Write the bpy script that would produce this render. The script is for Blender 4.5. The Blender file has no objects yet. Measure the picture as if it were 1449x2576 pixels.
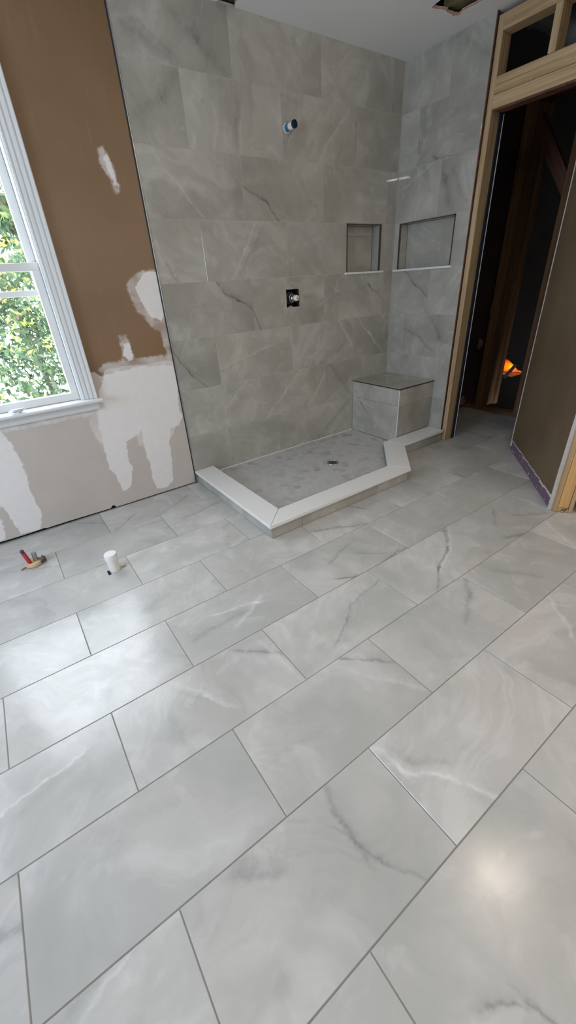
import bpy, bmesh, math, random
import numpy as np
from mathutils import Vector, Matrix, noise as mnoise
from mathutils.geometry import tessellate_polygon

random.seed(7)
SC = bpy.context.scene
COL = SC.collection
# ------------------------------------------------------------------ camera
R = np.array([[0, 0, 0], [0, 0, 0], [0, 0, 0]], float)
ROTV = np.array([1.9955, -0.6734, 0.3128]); FPX = 1004.82
CAM = Vector((1.0765, -2.626, 1.246))
th = np.linalg.norm(ROTV); k_ = ROTV / th
K_ = np.array([[0, -k_[2], k_[1]], [k_[2], 0, -k_[0]], [-k_[1], k_[0], 0]])
R = np.eye(3) + math.sin(th) * K_ + (1 - math.cos(th)) * K_ @ K_       # rows: image right, image down, forward
cd = bpy.data.cameras.new('camera'); cam = bpy.data.objects.new('camera', cd); COL.objects.link(cam)
cd.sensor_fit = 'HORIZONTAL'; cd.sensor_width = 36; cd.lens = FPX / 1449 * 36
cd.clip_start = 0.02; cd.clip_end = 100
m = Matrix.Identity(4)
for i in range(3):
    m[i][0] = R[0][i]; m[i][1] = -R[1][i]; m[i][2] = -R[2][i]; m[i][3] = CAM[i]
cam.matrix_world = m
SC.camera = cam
# ------------------------------------------------------------------ exposure, world, lights
vs = SC.view_settings
vs.view_transform = 'Standard'; vs.look = 'None'; vs.gamma = 1; vs.use_curve_mapping = False; vs.exposure = 0.0
SC.display_settings.display_device = 'sRGB'
SC.cycles.max_bounces = 10; SC.cycles.diffuse_bounces = 5; SC.cycles.glossy_bounces = 5
SC.cycles.sample_clamp_indirect = 0
w = bpy.data.worlds.new('world'); SC.world = w; w.use_nodes = True
nt = w.node_tree; nt.nodes.clear()
wo = nt.nodes.new('ShaderNodeOutputWorld'); bg = nt.nodes.new('ShaderNodeBackground')
bg.inputs[0].default_value = (0.84, 0.92, 1.0, 1); bg.inputs[1].default_value = 9.5
nt.links.new(bg.outputs[0], wo.inputs[0])


def area(name, loc, direction, sx, sy, power, color, portal=False, roll=None):
    l = bpy.data.lights.new(name, 'AREA'); l.shape = 'RECTANGLE'; l.size = sx; l.size_y = sy
    l.energy = power; l.color = color
    if portal: l.cycles.is_portal = True
    o = bpy.data.objects.new(name, l); COL.objects.link(o)
    o.location = loc; o.rotation_euler = Vector(direction).to_track_quat('-Z', 'Y').to_euler()
    return o


sun = bpy.data.lights.new('sun', 'SUN'); sun.energy = 1.2; sun.color = (1, .93, .8); sun.angle = math.radians(1)
so = bpy.data.objects.new('sun', sun); COL.objects.link(so)
so.rotation_euler = Vector((0.35, 0.75, -0.8)).to_track_quat('-Z', 'Y').to_euler()
area('window_portal', (0.93, 0.16, 1.42), (0, -1, 0), 1.04, 1.44, 10, (1, 1, 1), portal=True)
# added fill lights left of and behind the camera; no windows stand there
area('fill_left', (-1.52, -1.35, 1.25), (1, 0.1, -0.15), 1.2, 1.3, 72, (0.59, 0.765, 1.0))
area('fill_rear', (2.80, -4.42, 1.5), (-0.15, 1, -0.1), 1.3, 1.3, 25, (1.0, 0.95, 0.89))

# ------------------------------------------------------------------ node helpers


class NT:
    def __init__(s, name):
        s.m = bpy.data.materials.new(name); s.m.use_nodes = True
        s.t = s.m.node_tree; s.t.nodes.clear()
        s.out = s.t.nodes.new('ShaderNodeOutputMaterial')

    def n(s, typ, **kw):
        nd = s.t.nodes.new(typ)
        for k, v in kw.items(): setattr(nd, k, v)
        return nd

    def l(s, a, b): s.t.links.new(a, b)

    def set(s, sock, v):
        if isinstance(v, bpy.types.NodeSocket): s.l(v, sock)
        elif v is not None:
            if hasattr(sock.default_value, '__len__') and hasattr(v, '__len__'):
                v = tuple(v)
                if len(sock.default_value) == 4 and len(v) == 3: v = v + (1,)
            sock.default_value = v

    def math(s, op, a, b=None, c=None, clamp=False):
        nd = s.n('ShaderNodeMath', operation=op, use_clamp=clamp)
        s.set(nd.inputs[0], a)
        if b is not None: s.set(nd.inputs[1], b)
        if c is not None: s.set(nd.inputs[2], c)
        return nd.outputs[0]

    def vmath(s, op, a, b=None, scale=None):
        nd = s.n('ShaderNodeVectorMath', operation=op)
        s.set(nd.inputs[0], a)
        if b is not None: s.set(nd.inputs[1], b)
        if scale is not None: s.set(nd.inputs['Scale'], scale)
        return nd.outputs[0]

    def noise(s, vec, scale, detail=3, rough=0.5, dist=0.0, color=False):
        nd = s.n('ShaderNodeTexNoise')
        if vec is not None: s.l(vec, nd.inputs['Vector'])
        s.set(nd.inputs['Scale'], scale); nd.inputs['Detail'].default_value = detail
        nd.inputs['Roughness'].default_value = rough; nd.inputs['Distortion'].default_value = dist
        return nd.outputs['Color' if color else 'Fac']

    def step(s, v, a, b, lo=0.0, hi=1.0):
        nd = s.n('ShaderNodeMapRange', interpolation_type='SMOOTHSTEP')
        s.set(nd.inputs[0], v); nd.inputs[1].default_value = a; nd.inputs[2].default_value = b
        nd.inputs[3].default_value = lo; nd.inputs[4].default_value = hi
        return nd.outputs[0]

    def mix(s, f, a, b):
        nd = s.n('ShaderNodeMix', data_type='RGBA')
        s.set(nd.inputs[0], f); s.set(nd.inputs[6], a); s.set(nd.inputs[7], b)
        return nd.outputs[2]

    def attr(s, name, typ='GEOMETRY'):
        nd = s.n('ShaderNodeAttribute', attribute_type=typ, attribute_name=name)
        return nd

    def sep(s, v):
        nd = s.n('ShaderNodeSeparateXYZ'); s.l(v, nd.inputs[0]); return nd.outputs

    def comb(s, x, y, z):
        nd = s.n('ShaderNodeCombineXYZ')
        for i, v in enumerate((x, y, z)): s.set(nd.inputs[i], v)
        return nd.outputs[0]

    def coord(s, kind='Object'):
        return s.n('ShaderNodeTexCoord').outputs[kind]

    def rand(s): return s.n('ShaderNodeObjectInfo').outputs['Random']

    def bump(s, h, strength=0.2, dist=0.01):
        nd = s.n('ShaderNodeBump'); nd.inputs['Strength'].default_value = strength; nd.inputs['Distance'].default_value = dist
        s.l(h, nd.inputs['Height']); return nd.outputs[0]

    def bsdf(s, color, rough=0.5, metal=0.0, normal=None, spec=0.5, coat=0.0, alpha=None):
        nd = s.n('ShaderNodeBsdfPrincipled')
        s.set(nd.inputs['Base Color'], color); s.set(nd.inputs['Roughness'], rough); s.set(nd.inputs['Metallic'], metal)
        nd.inputs['Specular IOR Level'].default_value = spec
        nd.inputs['Coat Weight'].default_value = coat; nd.inputs['Coat Roughness'].default_value = 0.05
        if normal is not None: s.l(normal, nd.inputs['Normal'])
        s.l(nd.outputs[0], s.out.inputs[0])
        return nd


def plain(name, col, rough=0.5, metal=0.0, spec=0.5, var=0.06, bump=0.0, scale=20):
    s = NT(name); c = s.coord()
    f = s.noise(c, scale, 3)
    lo = tuple(max(0, x * (1 - var)) for x in col); hi = tuple(min(1, x * (1 + var)) for x in col)
    s.bsdf(s.mix(f, lo, hi), rough, metal, s.bump(f, bump, 0.004) if bump else None, spec)
    return s.m


def vein_group():
    """two-sided vein along a line given in tile space: soft band on one side, crisp edge on the other"""
    g = bpy.data.node_groups.new('vein', 'ShaderNodeTree')
    for nm, tp in (('P', 'NodeSocketVector'), ('A', 'NodeSocketVector'), ('B', 'NodeSocketVector'), ('W', 'NodeSocketFloat')):
        g.interface.new_socket(nm, in_out='INPUT', socket_type=tp)
    g.interface.new_socket('V', in_out='OUTPUT', socket_type='NodeSocketFloat')
    gi = g.nodes.new('NodeGroupInput'); go = g.nodes.new('NodeGroupOutput')

    def N(t, **k):
        nd = g.nodes.new(t)
        for a, b in k.items(): setattr(nd, a, b)
        return nd

    def M(op, a, b=None, clamp=False):
        nd = N('ShaderNodeMath', operation=op, use_clamp=clamp)
        for i, v in enumerate((a, b)):
            if v is None: continue
            if isinstance(v, (int, float)): nd.inputs[i].default_value = v
            else: g.links.new(v, nd.inputs[i])
        return nd.outputs[0]

    def S(v):
        nd = N('ShaderNodeSeparateXYZ'); g.links.new(v, nd.inputs[0]); return nd.outputs
    p = S(gi.outputs['P']); a = S(gi.outputs['A']); b = S(gi.outputs['B'])
    dx = M('SUBTRACT', p[0], a[0]); dy = M('SUBTRACT', p[1], a[1])
    c = M('COSINE', a[2]); s = M('SINE', a[2])
    t = M('ADD', M('MULTIPLY', dx, c), M('MULTIPLY', dy, s))
    d = M('SUBTRACT', M('MULTIPLY', dy, c), M('MULTIPLY', dx, s))
    d = M('ADD', d, gi.outputs['W'])
    u = M('DIVIDE', d, b[0])
    crisp = M('EXPONENT', M('MULTIPLY', M('MULTIPLY', u, u), -5.0))
    side = M('MULTIPLY', M('ADD', M('MULTIPLY', u, 1.6), 0.4, True), M('EXPONENT', M('MULTIPLY', M('ABSOLUTE', u), -0.8)))
    f = M('ADD', M('MULTIPLY', crisp, 0.6), M('MULTIPLY', side, 0.45))
    hl = M('MULTIPLY', b[2], 0.5)
    e = M('DIVIDE', M('SUBTRACT', M('ABSOLUTE', t), hl), 0.05)
    e = M('SUBTRACT', 1.0, e, True)
    g.links.new(M('MULTIPLY', M('MULTIPLY', f, e), b[1]), go.inputs[0])
    return g


VG = vein_group()
NV = 5


def marble(name, dark, base, light, rough, rough_var=0.04, streak=1.0):
    s = NT(name)
    P = s.coord(); rnd = s.rand()
    off = s.comb(s.math('MULTIPLY', rnd, 37.0), s.math('MULTIPLY', rnd, 91.0), s.math('MULTIPLY', rnd, 53.0))
    Q = s.vmath('ADD', P, off)
    warp = s.noise(Q, 2.4, 3, color=True)
    Qw = s.vmath('ADD', Q, s.vmath('SCALE', s.vmath('SUBTRACT', warp, (0.5, 0.5, 0.5)), scale=0.45))
    cloud = s.noise(Qw, 2.6, 5, 0.55)
    # directional streaks: rotate by per-tile angle
    vr = s.n('ShaderNodeVectorRotate', rotation_type='Z_AXIS'); s.l(Qw, vr.inputs[0])
    s.l(s.math('ADD', s.math('MULTIPLY', rnd, 2.4), 0.25), vr.inputs['Angle'])
    st = s.vmath('MULTIPLY', vr.outputs[0], (1.4, 9.0, 1.0))
    n1 = s.noise(st, 1.0, 5, 0.6)
    n2 = s.noise(s.vmath('ADD', st, (5.3, 2.1, 0.7)), 1.0, 4, 0.6)
    lightv = s.step(s.math('ABSOLUTE', s.math('SUBTRACT', n1, 0.5)), 0.09, 0.0)
    lightv = s.math('MULTIPLY', lightv, s.step(cloud, 0.45, 0.65))
    darkv = s.math('MULTIPLY', s.step(n2, 0.55, 0.75), s.step(cloud, 0.62, 0.4))
    col = s.mix(s.step(cloud, 0.3, 0.7), dark, base)
    tint = s.noise(s.vmath('ADD', Q, (3.0, 8.0, 1.0)), 1.7, 3)
    col = s.mix(s.math('MULTIPLY', s.step(tint, 0.45, 0.7), 0.45), col, tuple(x * y for x, y in zip(base, (1.02, 0.985, 0.95))))
    col = s.mix(s.math('MULTIPLY', darkv, 0.5 * streak), col, tuple(x * 0.74 for x in dark))
    col = s.mix(s.math('MULTIPLY', lightv, 0.32 * streak), col, light)
    mid = s.noise(Qw, 7.5, 6, 0.62)
    col = s.mix(s.math('MULTIPLY', s.step(mid, 0.52, 0.72), 0.32), col, tuple(x * 0.86 for x in dark))
    col = s.mix(s.math('MULTIPLY', s.step(mid, 0.46, 0.30), 0.30), col, light)
    # veins set per tile
    wn = s.math('ADD', s.math('MULTIPLY', s.math('SUBTRACT', s.noise(P, 9, 3), 0.5), 0.055),
                s.math('MULTIPLY', s.math('SUBTRACT', s.noise(P, 45, 3), 0.5), 0.016))
    tot = None
    for i in range(NV):
        g = s.n('ShaderNodeGroup'); g.node_tree = VG
        s.l(P, g.inputs['P'])
        s.l(s.attr('va%d' % i, 'OBJECT').outputs['Vector'], g.inputs['A'])
        bv = s.attr('vb%d' % i, 'OBJECT').outputs['Vector']
        s.l(s.vmath('MAXIMUM', bv, (0.001, -2.0, 0.0)), g.inputs['B'])
        s.l(wn, g.inputs['W'])
        tot = g.outputs[0] if tot is None else s.math('ADD', tot, g.outputs[0])
    brk = s.step(s.noise(P, 14, 3), 0.3, 0.55, 0.45, 1.0)
    brk = s.math('MULTIPLY', brk, s.step(s.noise(P, 55, 4, 0.7), 0.25, 0.6, 0.55, 1.15))
    tot = s.math('MULTIPLY', tot, brk)
    col = s.mix(s.math('MAXIMUM', tot, 0.0, clamp=True), col, tuple(x * 0.42 for x in dark))
    col = s.mix(s.math('MAXIMUM', s.math('MULTIPLY', tot, -1.0), 0.0, clamp=True), col, light)
    # faint per-tile tone
    tone = s.step(s.math('FRACT', s.math('MULTIPLY', rnd, 7.77)), 0.0, 1.0, 0.955, 1.035)
    col = s.vmath('SCALE', col, scale=tone)
    rg = s.step(s.noise(Q, 5, 3), 0.3, 0.7, rough, rough + rough_var)
    s.bsdf(col, rg)
    return s.m


def wood(name, lo, hi, rough=0.65):
    s = NT(name); P = s.coord(); rnd = s.rand()
    Q = s.vmath('ADD', P, s.comb(s.math('MULTIPLY', rnd, 9.0), s.math('MULTIPLY', rnd, 5.0), rnd))
    wv = s.noise(s.vmath('MULTIPLY', Q, (60, 60, 2.2)), 1.0, 4, 0.6, 0.6)
    bnd = s.noise(s.vmath('MULTIPLY', Q, (12, 12, 0.8)), 1.0, 2)
    f = s.math('ADD', s.math('MULTIPLY', wv, 0.65), s.math('MULTIPLY', bnd, 0.35))
    kn = s.step(s.noise(s.vmath('MULTIPLY', Q, (14, 14, 7)), 1.0, 1), 0.74, 0.8)
    col = s.mix(s.step(f, 0.3, 0.7), lo, hi)
    col = s.mix(s.math('MULTIPLY', kn, 0.7), col, tuple(x * 0.35 for x in lo))
    s.bsdf(col, rough, 0, s.bump(f, 0.25, 0.003), 0.3)
    return s.m


M = {}
M['tile_floor'] = marble('floor_marble', (0.425, 0.418, 0.385), (0.55, 0.528, 0.497), (0.72, 0.70, 0.67), 0.18, 0.05, 1.0)
M['tile_wall'] = marble('wall_marble', (0.322, 0.304, 0.262), (0.436, 0.411, 0.360), (0.60, 0.577, 0.522), 0.018, 0.012, 0.9)
M['grout_dark'] = plain('grout_grey_brown', (0.30, 0.275, 0.25), 0.9, bump=0.3, scale=300)
M['grout_light'] = plain('grout_pale', (0.48, 0.45, 0.395), 0.85)
M['quartz'] = plain('white_quartz', (0.78, 0.76, 0.73), 0.22, var=0.02, scale=60)
M['trim_white'] = plain('white_gloss_trim', (0.69, 0.69, 0.68), 0.28, var=0.02)
M['ceiling'] = plain('ceiling_paint', (0.78, 0.765, 0.74), 0.9, var=0.03, bump=0.1, scale=150)
M['wall_plain'] = plain('pale_drywall', (0.42, 0.40, 0.37), 0.9)
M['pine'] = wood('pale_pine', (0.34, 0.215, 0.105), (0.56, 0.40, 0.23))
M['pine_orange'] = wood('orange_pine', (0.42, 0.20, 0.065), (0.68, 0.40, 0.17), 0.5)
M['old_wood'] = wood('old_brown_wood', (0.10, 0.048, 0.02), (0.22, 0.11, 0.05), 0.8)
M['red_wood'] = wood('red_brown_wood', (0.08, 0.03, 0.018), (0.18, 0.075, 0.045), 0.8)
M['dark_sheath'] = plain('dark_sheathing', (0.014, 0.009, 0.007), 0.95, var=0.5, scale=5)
M['black'] = plain('black_void', (0.006, 0.005, 0.005), 0.95)
M['dark_metal'] = plain('dark_bronze_trim', (0.10, 0.075, 0.06), 0.35, 0.4)
M['steel'] = plain('grey_steel', (0.32, 0.34, 0.36), 0.3, 0.8)
M['black_rubber'] = plain('black_channel', (0.018, 0.022, 0.03), 0.5)
M['chrome'] = plain('chrome', (0.75, 0.77, 0.78), 0.15, 1.0)
M['brass'] = plain('brass', (0.62, 0.58, 0.42), 0.3, 0.9)
M['pvc'] = plain('white_pvc', (0.80, 0.76, 0.70), 0.4, var=0.03)
M['pex_red'] = plain('red_pex', (0.45, 0.03, 0.05), 0.35)
M['pex_grey'] = plain('grey_pex', (0.28, 0.33, 0.30), 0.35)
M['pex_tip'] = plain('dark_purple_pipe_tip', (0.10, 0.03, 0.06), 0.4)
M['tan_flange'] = plain('tan_flange', (0.58, 0.40, 0.23), 0.6, var=0.2, scale=40)
M['tape_blue'] = plain('blue_tape', (0.055, 0.16, 0.27), 0.6)
M['dark_blue'] = plain('dark_blue_bore', (0.004, 0.02, 0.045), 0.5)
M['compound'] = plain('joint_compound', (0.62, 0.57, 0.52), 0.9, var=0.08, bump=0.3, scale=60)
M['pink_fluff'] = plain('pink_insulation', (0.24, 0.12, 0.11), 1.0, var=0.5, bump=1.0, scale=60)
M['bark'] = plain('bark', (0.13, 0.10, 0.075), 0.9, var=0.3)
M['gravel'] = plain('sunlit_ground', (0.62, 0.60, 0.55), 0.95, var=0.2, scale=6)
M['duct'] = plain('duct_foil', (0.30, 0.30, 0.30), 0.5, 0.3)


def mat_hex(kind):
    s = NT('hex_marble_' + kind.lower()); P = s.coord('Object')
    a = s.attr('tone', kind).outputs['Fac']
    n = s.noise(s.vmath('ADD', P, s.comb(s.math('MULTIPLY', a, 30.0), 0.0, 0.0)), 16, 4)
    v = s.math('ADD', s.math('MULTIPLY', a, 0.8), s.math('MULTIPLY', n, 0.35))
    col = s.mix(s.step(v, 0.05, 0.75), (0.30, 0.30, 0.295), (0.52, 0.505, 0.485))
    s.bsdf(col, 0.35)
    return s.m


M['hex'] = mat_hex('OBJECT'); M['hex_far'] = mat_hex('GEOMETRY')


def mat_glass():
    s = NT('window_glass')
    g = s.n('ShaderNodeBsdfGlass'); g.inputs['IOR'].default_value = 1.45; g.inputs['Roughness'].default_value = 0.0
    t = s.n('ShaderNodeBsdfTransparent'); mx = s.n('ShaderNodeMixShader'); mx.inputs[0].default_value = 0.05
    gl = s.n('ShaderNodeBsdfGlossy'); gl.inputs['Roughness'].default_value = 0.01
    s.l(t.outputs[0], mx.inputs[1]); s.l(gl.outputs[0], mx.inputs[2])
    s.l(mx.outputs[0], s.out.inputs[0])
    return s.m


M['glass'] = mat_glass()


def mat_emit(name, col, strength):
    s = NT(name); e = s.n('ShaderNodeEmission'); e.inputs[0].default_value = (*col, 1); e.inputs[1].default_value = strength
    s.l(e.outputs[0], s.out.inputs[0]); return s.m


M['lamp'] = mat_emit('lamp_diffuser', (1, 0.96, 0.90), 120)
M['lamp_round'] = mat_emit('lamp_bowl', (1, 0.86, 0.70), 36)


def mat_leaf():
    s = NT('leaf'); a = s.attr('tone').outputs['Fac']
    r = s.n('ShaderNodeValToRGB'); s.l(a, r.inputs[0]); cr = r.color_ramp
    cr.elements[0].position = 0; cr.elements[0].color = (0.05, 0.10, 0.05, 1)
    cr.elements[1].position = 1; cr.elements[1].color = (0.75, 0.45, 0.10, 1)
    for p, c in ((0.4, (0.09, 0.16, 0.085)), (0.66, (0.20, 0.28, 0.12)), (0.82, (0.65, 0.68, 0.10))):
        e = cr.elements.new(p); e.color = (*c, 1)
    d = s.n('ShaderNodeBsdfPrincipled'); s.l(r.outputs[0], d.inputs['Base Color']); d.inputs['Roughness'].default_value = 0.45
    t = s.n('ShaderNodeBsdfTranslucent'); s.l(r.outputs[0], t.inputs[0])
    mx = s.n('ShaderNodeMixShader'); mx.inputs[0].default_value = 0.35
    s.l(d.outputs[0], mx.inputs[1]); s.l(t.outputs[0], mx.inputs[2]); s.l(mx.outputs[0], s.out.inputs[0])
    return s.m


M['leaf'] = mat_leaf()


def mat_drywall():
    """brown paint, grey board paper and white joint compound; edges come from the distance fields on the mesh"""
    s = NT('painted_and_patched_drywall'); P = s.coord()
    n = s.noise(P, 22, 5, 0.6); n2 = s.noise(P, 90, 3); big = s.noise(P, 1.8, 3)
    sc = s.noise(s.vmath('MULTIPLY', P, (40, 40, 6)), 1.0, 4)
    jit = s.math('ADD', s.math('MULTIPLY', s.math('SUBTRACT', n, 0.5), 0.045), s.math('MULTIPLY', s.math('SUBTRACT', n2, 0.5), 0.012))
    brown = s.mix(s.step(big, 0.3, 0.7), (0.190, 0.107, 0.049), (0.228, 0.132, 0.063))
    brown = s.mix(s.math('MULTIPLY', s.step(sc, 0.55, 0.8), 0.10), brown, (0.42, 0.33, 0.27))
    paper = s.mix(s.noise(P, 6, 4), (0.50, 0.435, 0.38), (0.57, 0.505, 0.45))
    mud = s.mix(n, (0.76, 0.70, 0.665), (0.84, 0.79, 0.755))
    fb = s.step(s.math('ADD', s.attr('paint').outputs['Fac'], s.math('MULTIPLY', jit, 0.6)), -0.003, 0.003)
    col = s.mix(fb, paper, brown)
    hz = s.step(s.math('ADD', s.attr('haze').outputs['Fac'], jit), -0.006, 0.010)
    col = s.mix(s.math('MULTIPLY', hz, s.step(s.noise(P, 11, 4), 0.3, 0.7, 0.25, 0.62)), col, mud)
    fm = s.step(s.math('ADD', s.attr('mud').outputs['Fac'], s.math('MULTIPLY', jit, 0.8)), -0.011, -0.004)
    col = s.mix(s.math('MULTIPLY', fm, 0.94), col, mud)
    h = s.math('ADD', s.math('MULTIPLY', fm, 0.6), s.math('MULTIPLY', n2, 0.15))
    rg = s.mix(fb, (0.85,) * 3, (0.42,) * 3); rg = s.mix(fm, rg, (0.8,) * 3)
    s.bsdf(col, rg, 0, s.bump(h, 0.35, 0.002), 0.4)
    return s.m


M['drywall'] = mat_drywall()


def mat_brown_board():
    s = NT('dull_brown_board'); P = s.coord()
    big = s.noise(P, 2.2, 4); sc = s.noise(s.vmath('MULTIPLY', P, (30, 30, 5)), 1.0, 4)
    col = s.mix(s.step(big, 0.3, 0.7), (0.118, 0.078, 0.043), (0.155, 0.107, 0.063))
    col = s.mix(s.math('MULTIPLY', s.step(sc, 0.5, 0.8), 0.25), col, (0.22, 0.13, 0.06))
    fl = s.step(s.noise(s.vmath('MULTIPLY', P, (38, 38, 16)), 1.0, 2), 0.775, 0.79)
    col = s.mix(fl, col, (0.5, 0.46, 0.4))
    s.bsdf(col, 0.62, spec=0.25)
    return s.m


M['brown_board'] = mat_brown_board()


def mat_purple():
    s = NT('torn_purple_board'); P = s.coord()
    n = s.noise(P, 26, 5, 0.65); n2 = s.noise(s.vmath('ADD', P, (4, 2, 1)), 14, 4)
    col = s.mix(n2, (0.13, 0.075, 0.125), (0.20, 0.12, 0.18))
    col = s.mix(s.step(n, 0.60, 0.63), col, (0.55, 0.50, 0.45))
    col = s.mix(s.step(n2, 0.70, 0.73), col, (0.30, 0.22, 0.13))
    s.bsdf(col, 0.8, 0, s.bump(n, 0.5, 0.004))
    return s.m


M['purple'] = mat_purple()

# ------------------------------------------------------------------ mesh helpers


def link(name, me, mat=None, parent=None, smooth=False, **props):
    o = bpy.data.objects.new(name, me); COL.objects.link(o)
    if mat is not None and len(me.materials) == 0: me.materials.append(mat)
    if parent is not None: o.parent = parent
    if smooth:
        for p in me.polygons: p.use_smooth = True
    for k, v in props.items(): o[k] = v
    return o


def empty(name, loc, **props):
    o = bpy.data.objects.new(name, None); COL.objects.link(o); o.location = loc; o.empty_display_size = 0.05
    for k, v in props.items(): o[k] = v
    return o


def tomesh(name, bm):
    me = bpy.data.meshes.new(name); bmesh.ops.recalc_face_normals(bm, faces=bm.faces[:]); bm.to_mesh(me); bm.free(); return me


def add_box(bm, lo, hi, bevel=0.0):
    b2 = bmesh.new() if bevel else bm
    vs_ = [b2.verts.new((x, y, z)) for x in (lo[0], hi[0]) for y in (lo[1], hi[1]) for z in (lo[2], hi[2])]
    for f in ((0, 1, 3, 2), (4, 6, 7, 5), (0, 4, 5, 1), (2, 3, 7, 6), (0, 2, 6, 4), (1, 5, 7, 3)):
        b2.faces.new([vs_[i] for i in f])
    if bevel:
        bmesh.ops.recalc_face_normals(b2, faces=b2.faces[:])
        bmesh.ops.bevel(b2, geom=b2.edges[:], offset=bevel, segments=1, affect='EDGES')
        me = bpy.data.meshes.new('t'); b2.to_mesh(me); b2.free(); bm.from_mesh(me); bpy.data.meshes.remove(me)


def box(name, lo, hi, mat, parent=None, bevel=0.0, **props):
    """box as one object whose origin sits at its centre"""
    c = [(a + b) / 2 for a, b in zip(lo, hi)]
    bm = bmesh.new(); add_box(bm, [a - b for a, b in zip(lo, c)], [a - b for a, b in zip(hi, c)], bevel)
    o = link(name, tomesh(name, bm), mat, parent, **props)
    o.location = Vector(c) - (Vector(parent.location) if parent is not None else Vector((0, 0, 0)))
    return o


def beam(name, p0, p1, wx, wy, mat, parent=None, up=(1, 0, 0), bevel=0.002, **props):
    """timber from p0 to p1, its grain along local z; wx is the width along `up`"""
    p0, p1 = Vector(p0), Vector(p1); d = p1 - p0; L = d.length; z = d.normalized()
    x = Vector(up); x = (x - z * x.dot(z)).normalized(); y = z.cross(x)
    bm = bmesh.new(); add_box(bm, (-wx / 2, -wy / 2, -L / 2), (wx / 2, wy / 2, L / 2), bevel)
    o = link(name, tomesh(name, bm), mat, parent, **props)
    c = (p0 + p1) / 2 - (Vector(parent.location) if parent is not None else Vector((0, 0, 0)))
    o.matrix_local = Matrix(((x[0], y[0], z[0], c[0]), (x[1], y[1], z[1], c[1]), (x[2], y[2], z[2], c[2]), (0, 0, 0, 1)))
    return o


def prism(bm, poly, z0, z1):
    n = len(poly)
    a = [bm.verts.new((x, y, z0)) for x, y in poly]; b = [bm.verts.new((x, y, z1)) for x, y in poly]
    bm.faces.new(a[::-1]); bm.faces.new(b)
    for i in range(n): bm.faces.new((a[i], a[(i + 1) % n], b[(i + 1) % n], b[i]))


def lathe(name, prof, mat, parent, loc, axis=(0, 0, 1), seg=28, smooth=True, **props):
    bm = bmesh.new(); rings = []
    for r, z in prof:
        if r < 1e-6: rings.append([bm.verts.new((0, 0, z))])
        else: rings.append([bm.verts.new((r * math.cos(2 * math.pi * i / seg), r * math.sin(2 * math.pi * i / seg), z)) for i in range(seg)])
    for A, B in zip(rings, rings[1:]):
        for i in range(seg):
            j = (i + 1) % seg
            if len(A) == 1 and len(B) == 1: continue
            if len(A) == 1: bm.faces.new((A[0], B[i], B[j]))
            elif len(B) == 1: bm.faces.new((A[i], A[j], B[0]))
            else: bm.faces.new((A[i], A[j], B[j], B[i]))
    me = tomesh(name, bm)
    if smooth:
        for p in me.polygons: p.use_smooth = True
        me.set_sharp_from_angle(angle=math.radians(40))
    o = link(name, me, mat, parent, **props)
    o.rotation_euler = Vector(axis).to_track_quat('Z', 'Y').to_euler()
    o.location = Vector(loc) - (Vector(parent.location) if parent is not None else Vector((0, 0, 0)))
    return o


# ------------------------------------------------------------------ picture rays, used only to read where veins sit on tiles
def ray(u, v):
    return R.T @ np.array([(u - 724.5) / FPX, (v - 1288) / FPX, 1.0])


def hit(u, v, axis, val):
    d = ray(u, v); t = (val - CAM[axis]) / d[axis]; return np.array(CAM) + d * t


# ------------------------------------------------------------------ tiles
TMESH = {}


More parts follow.
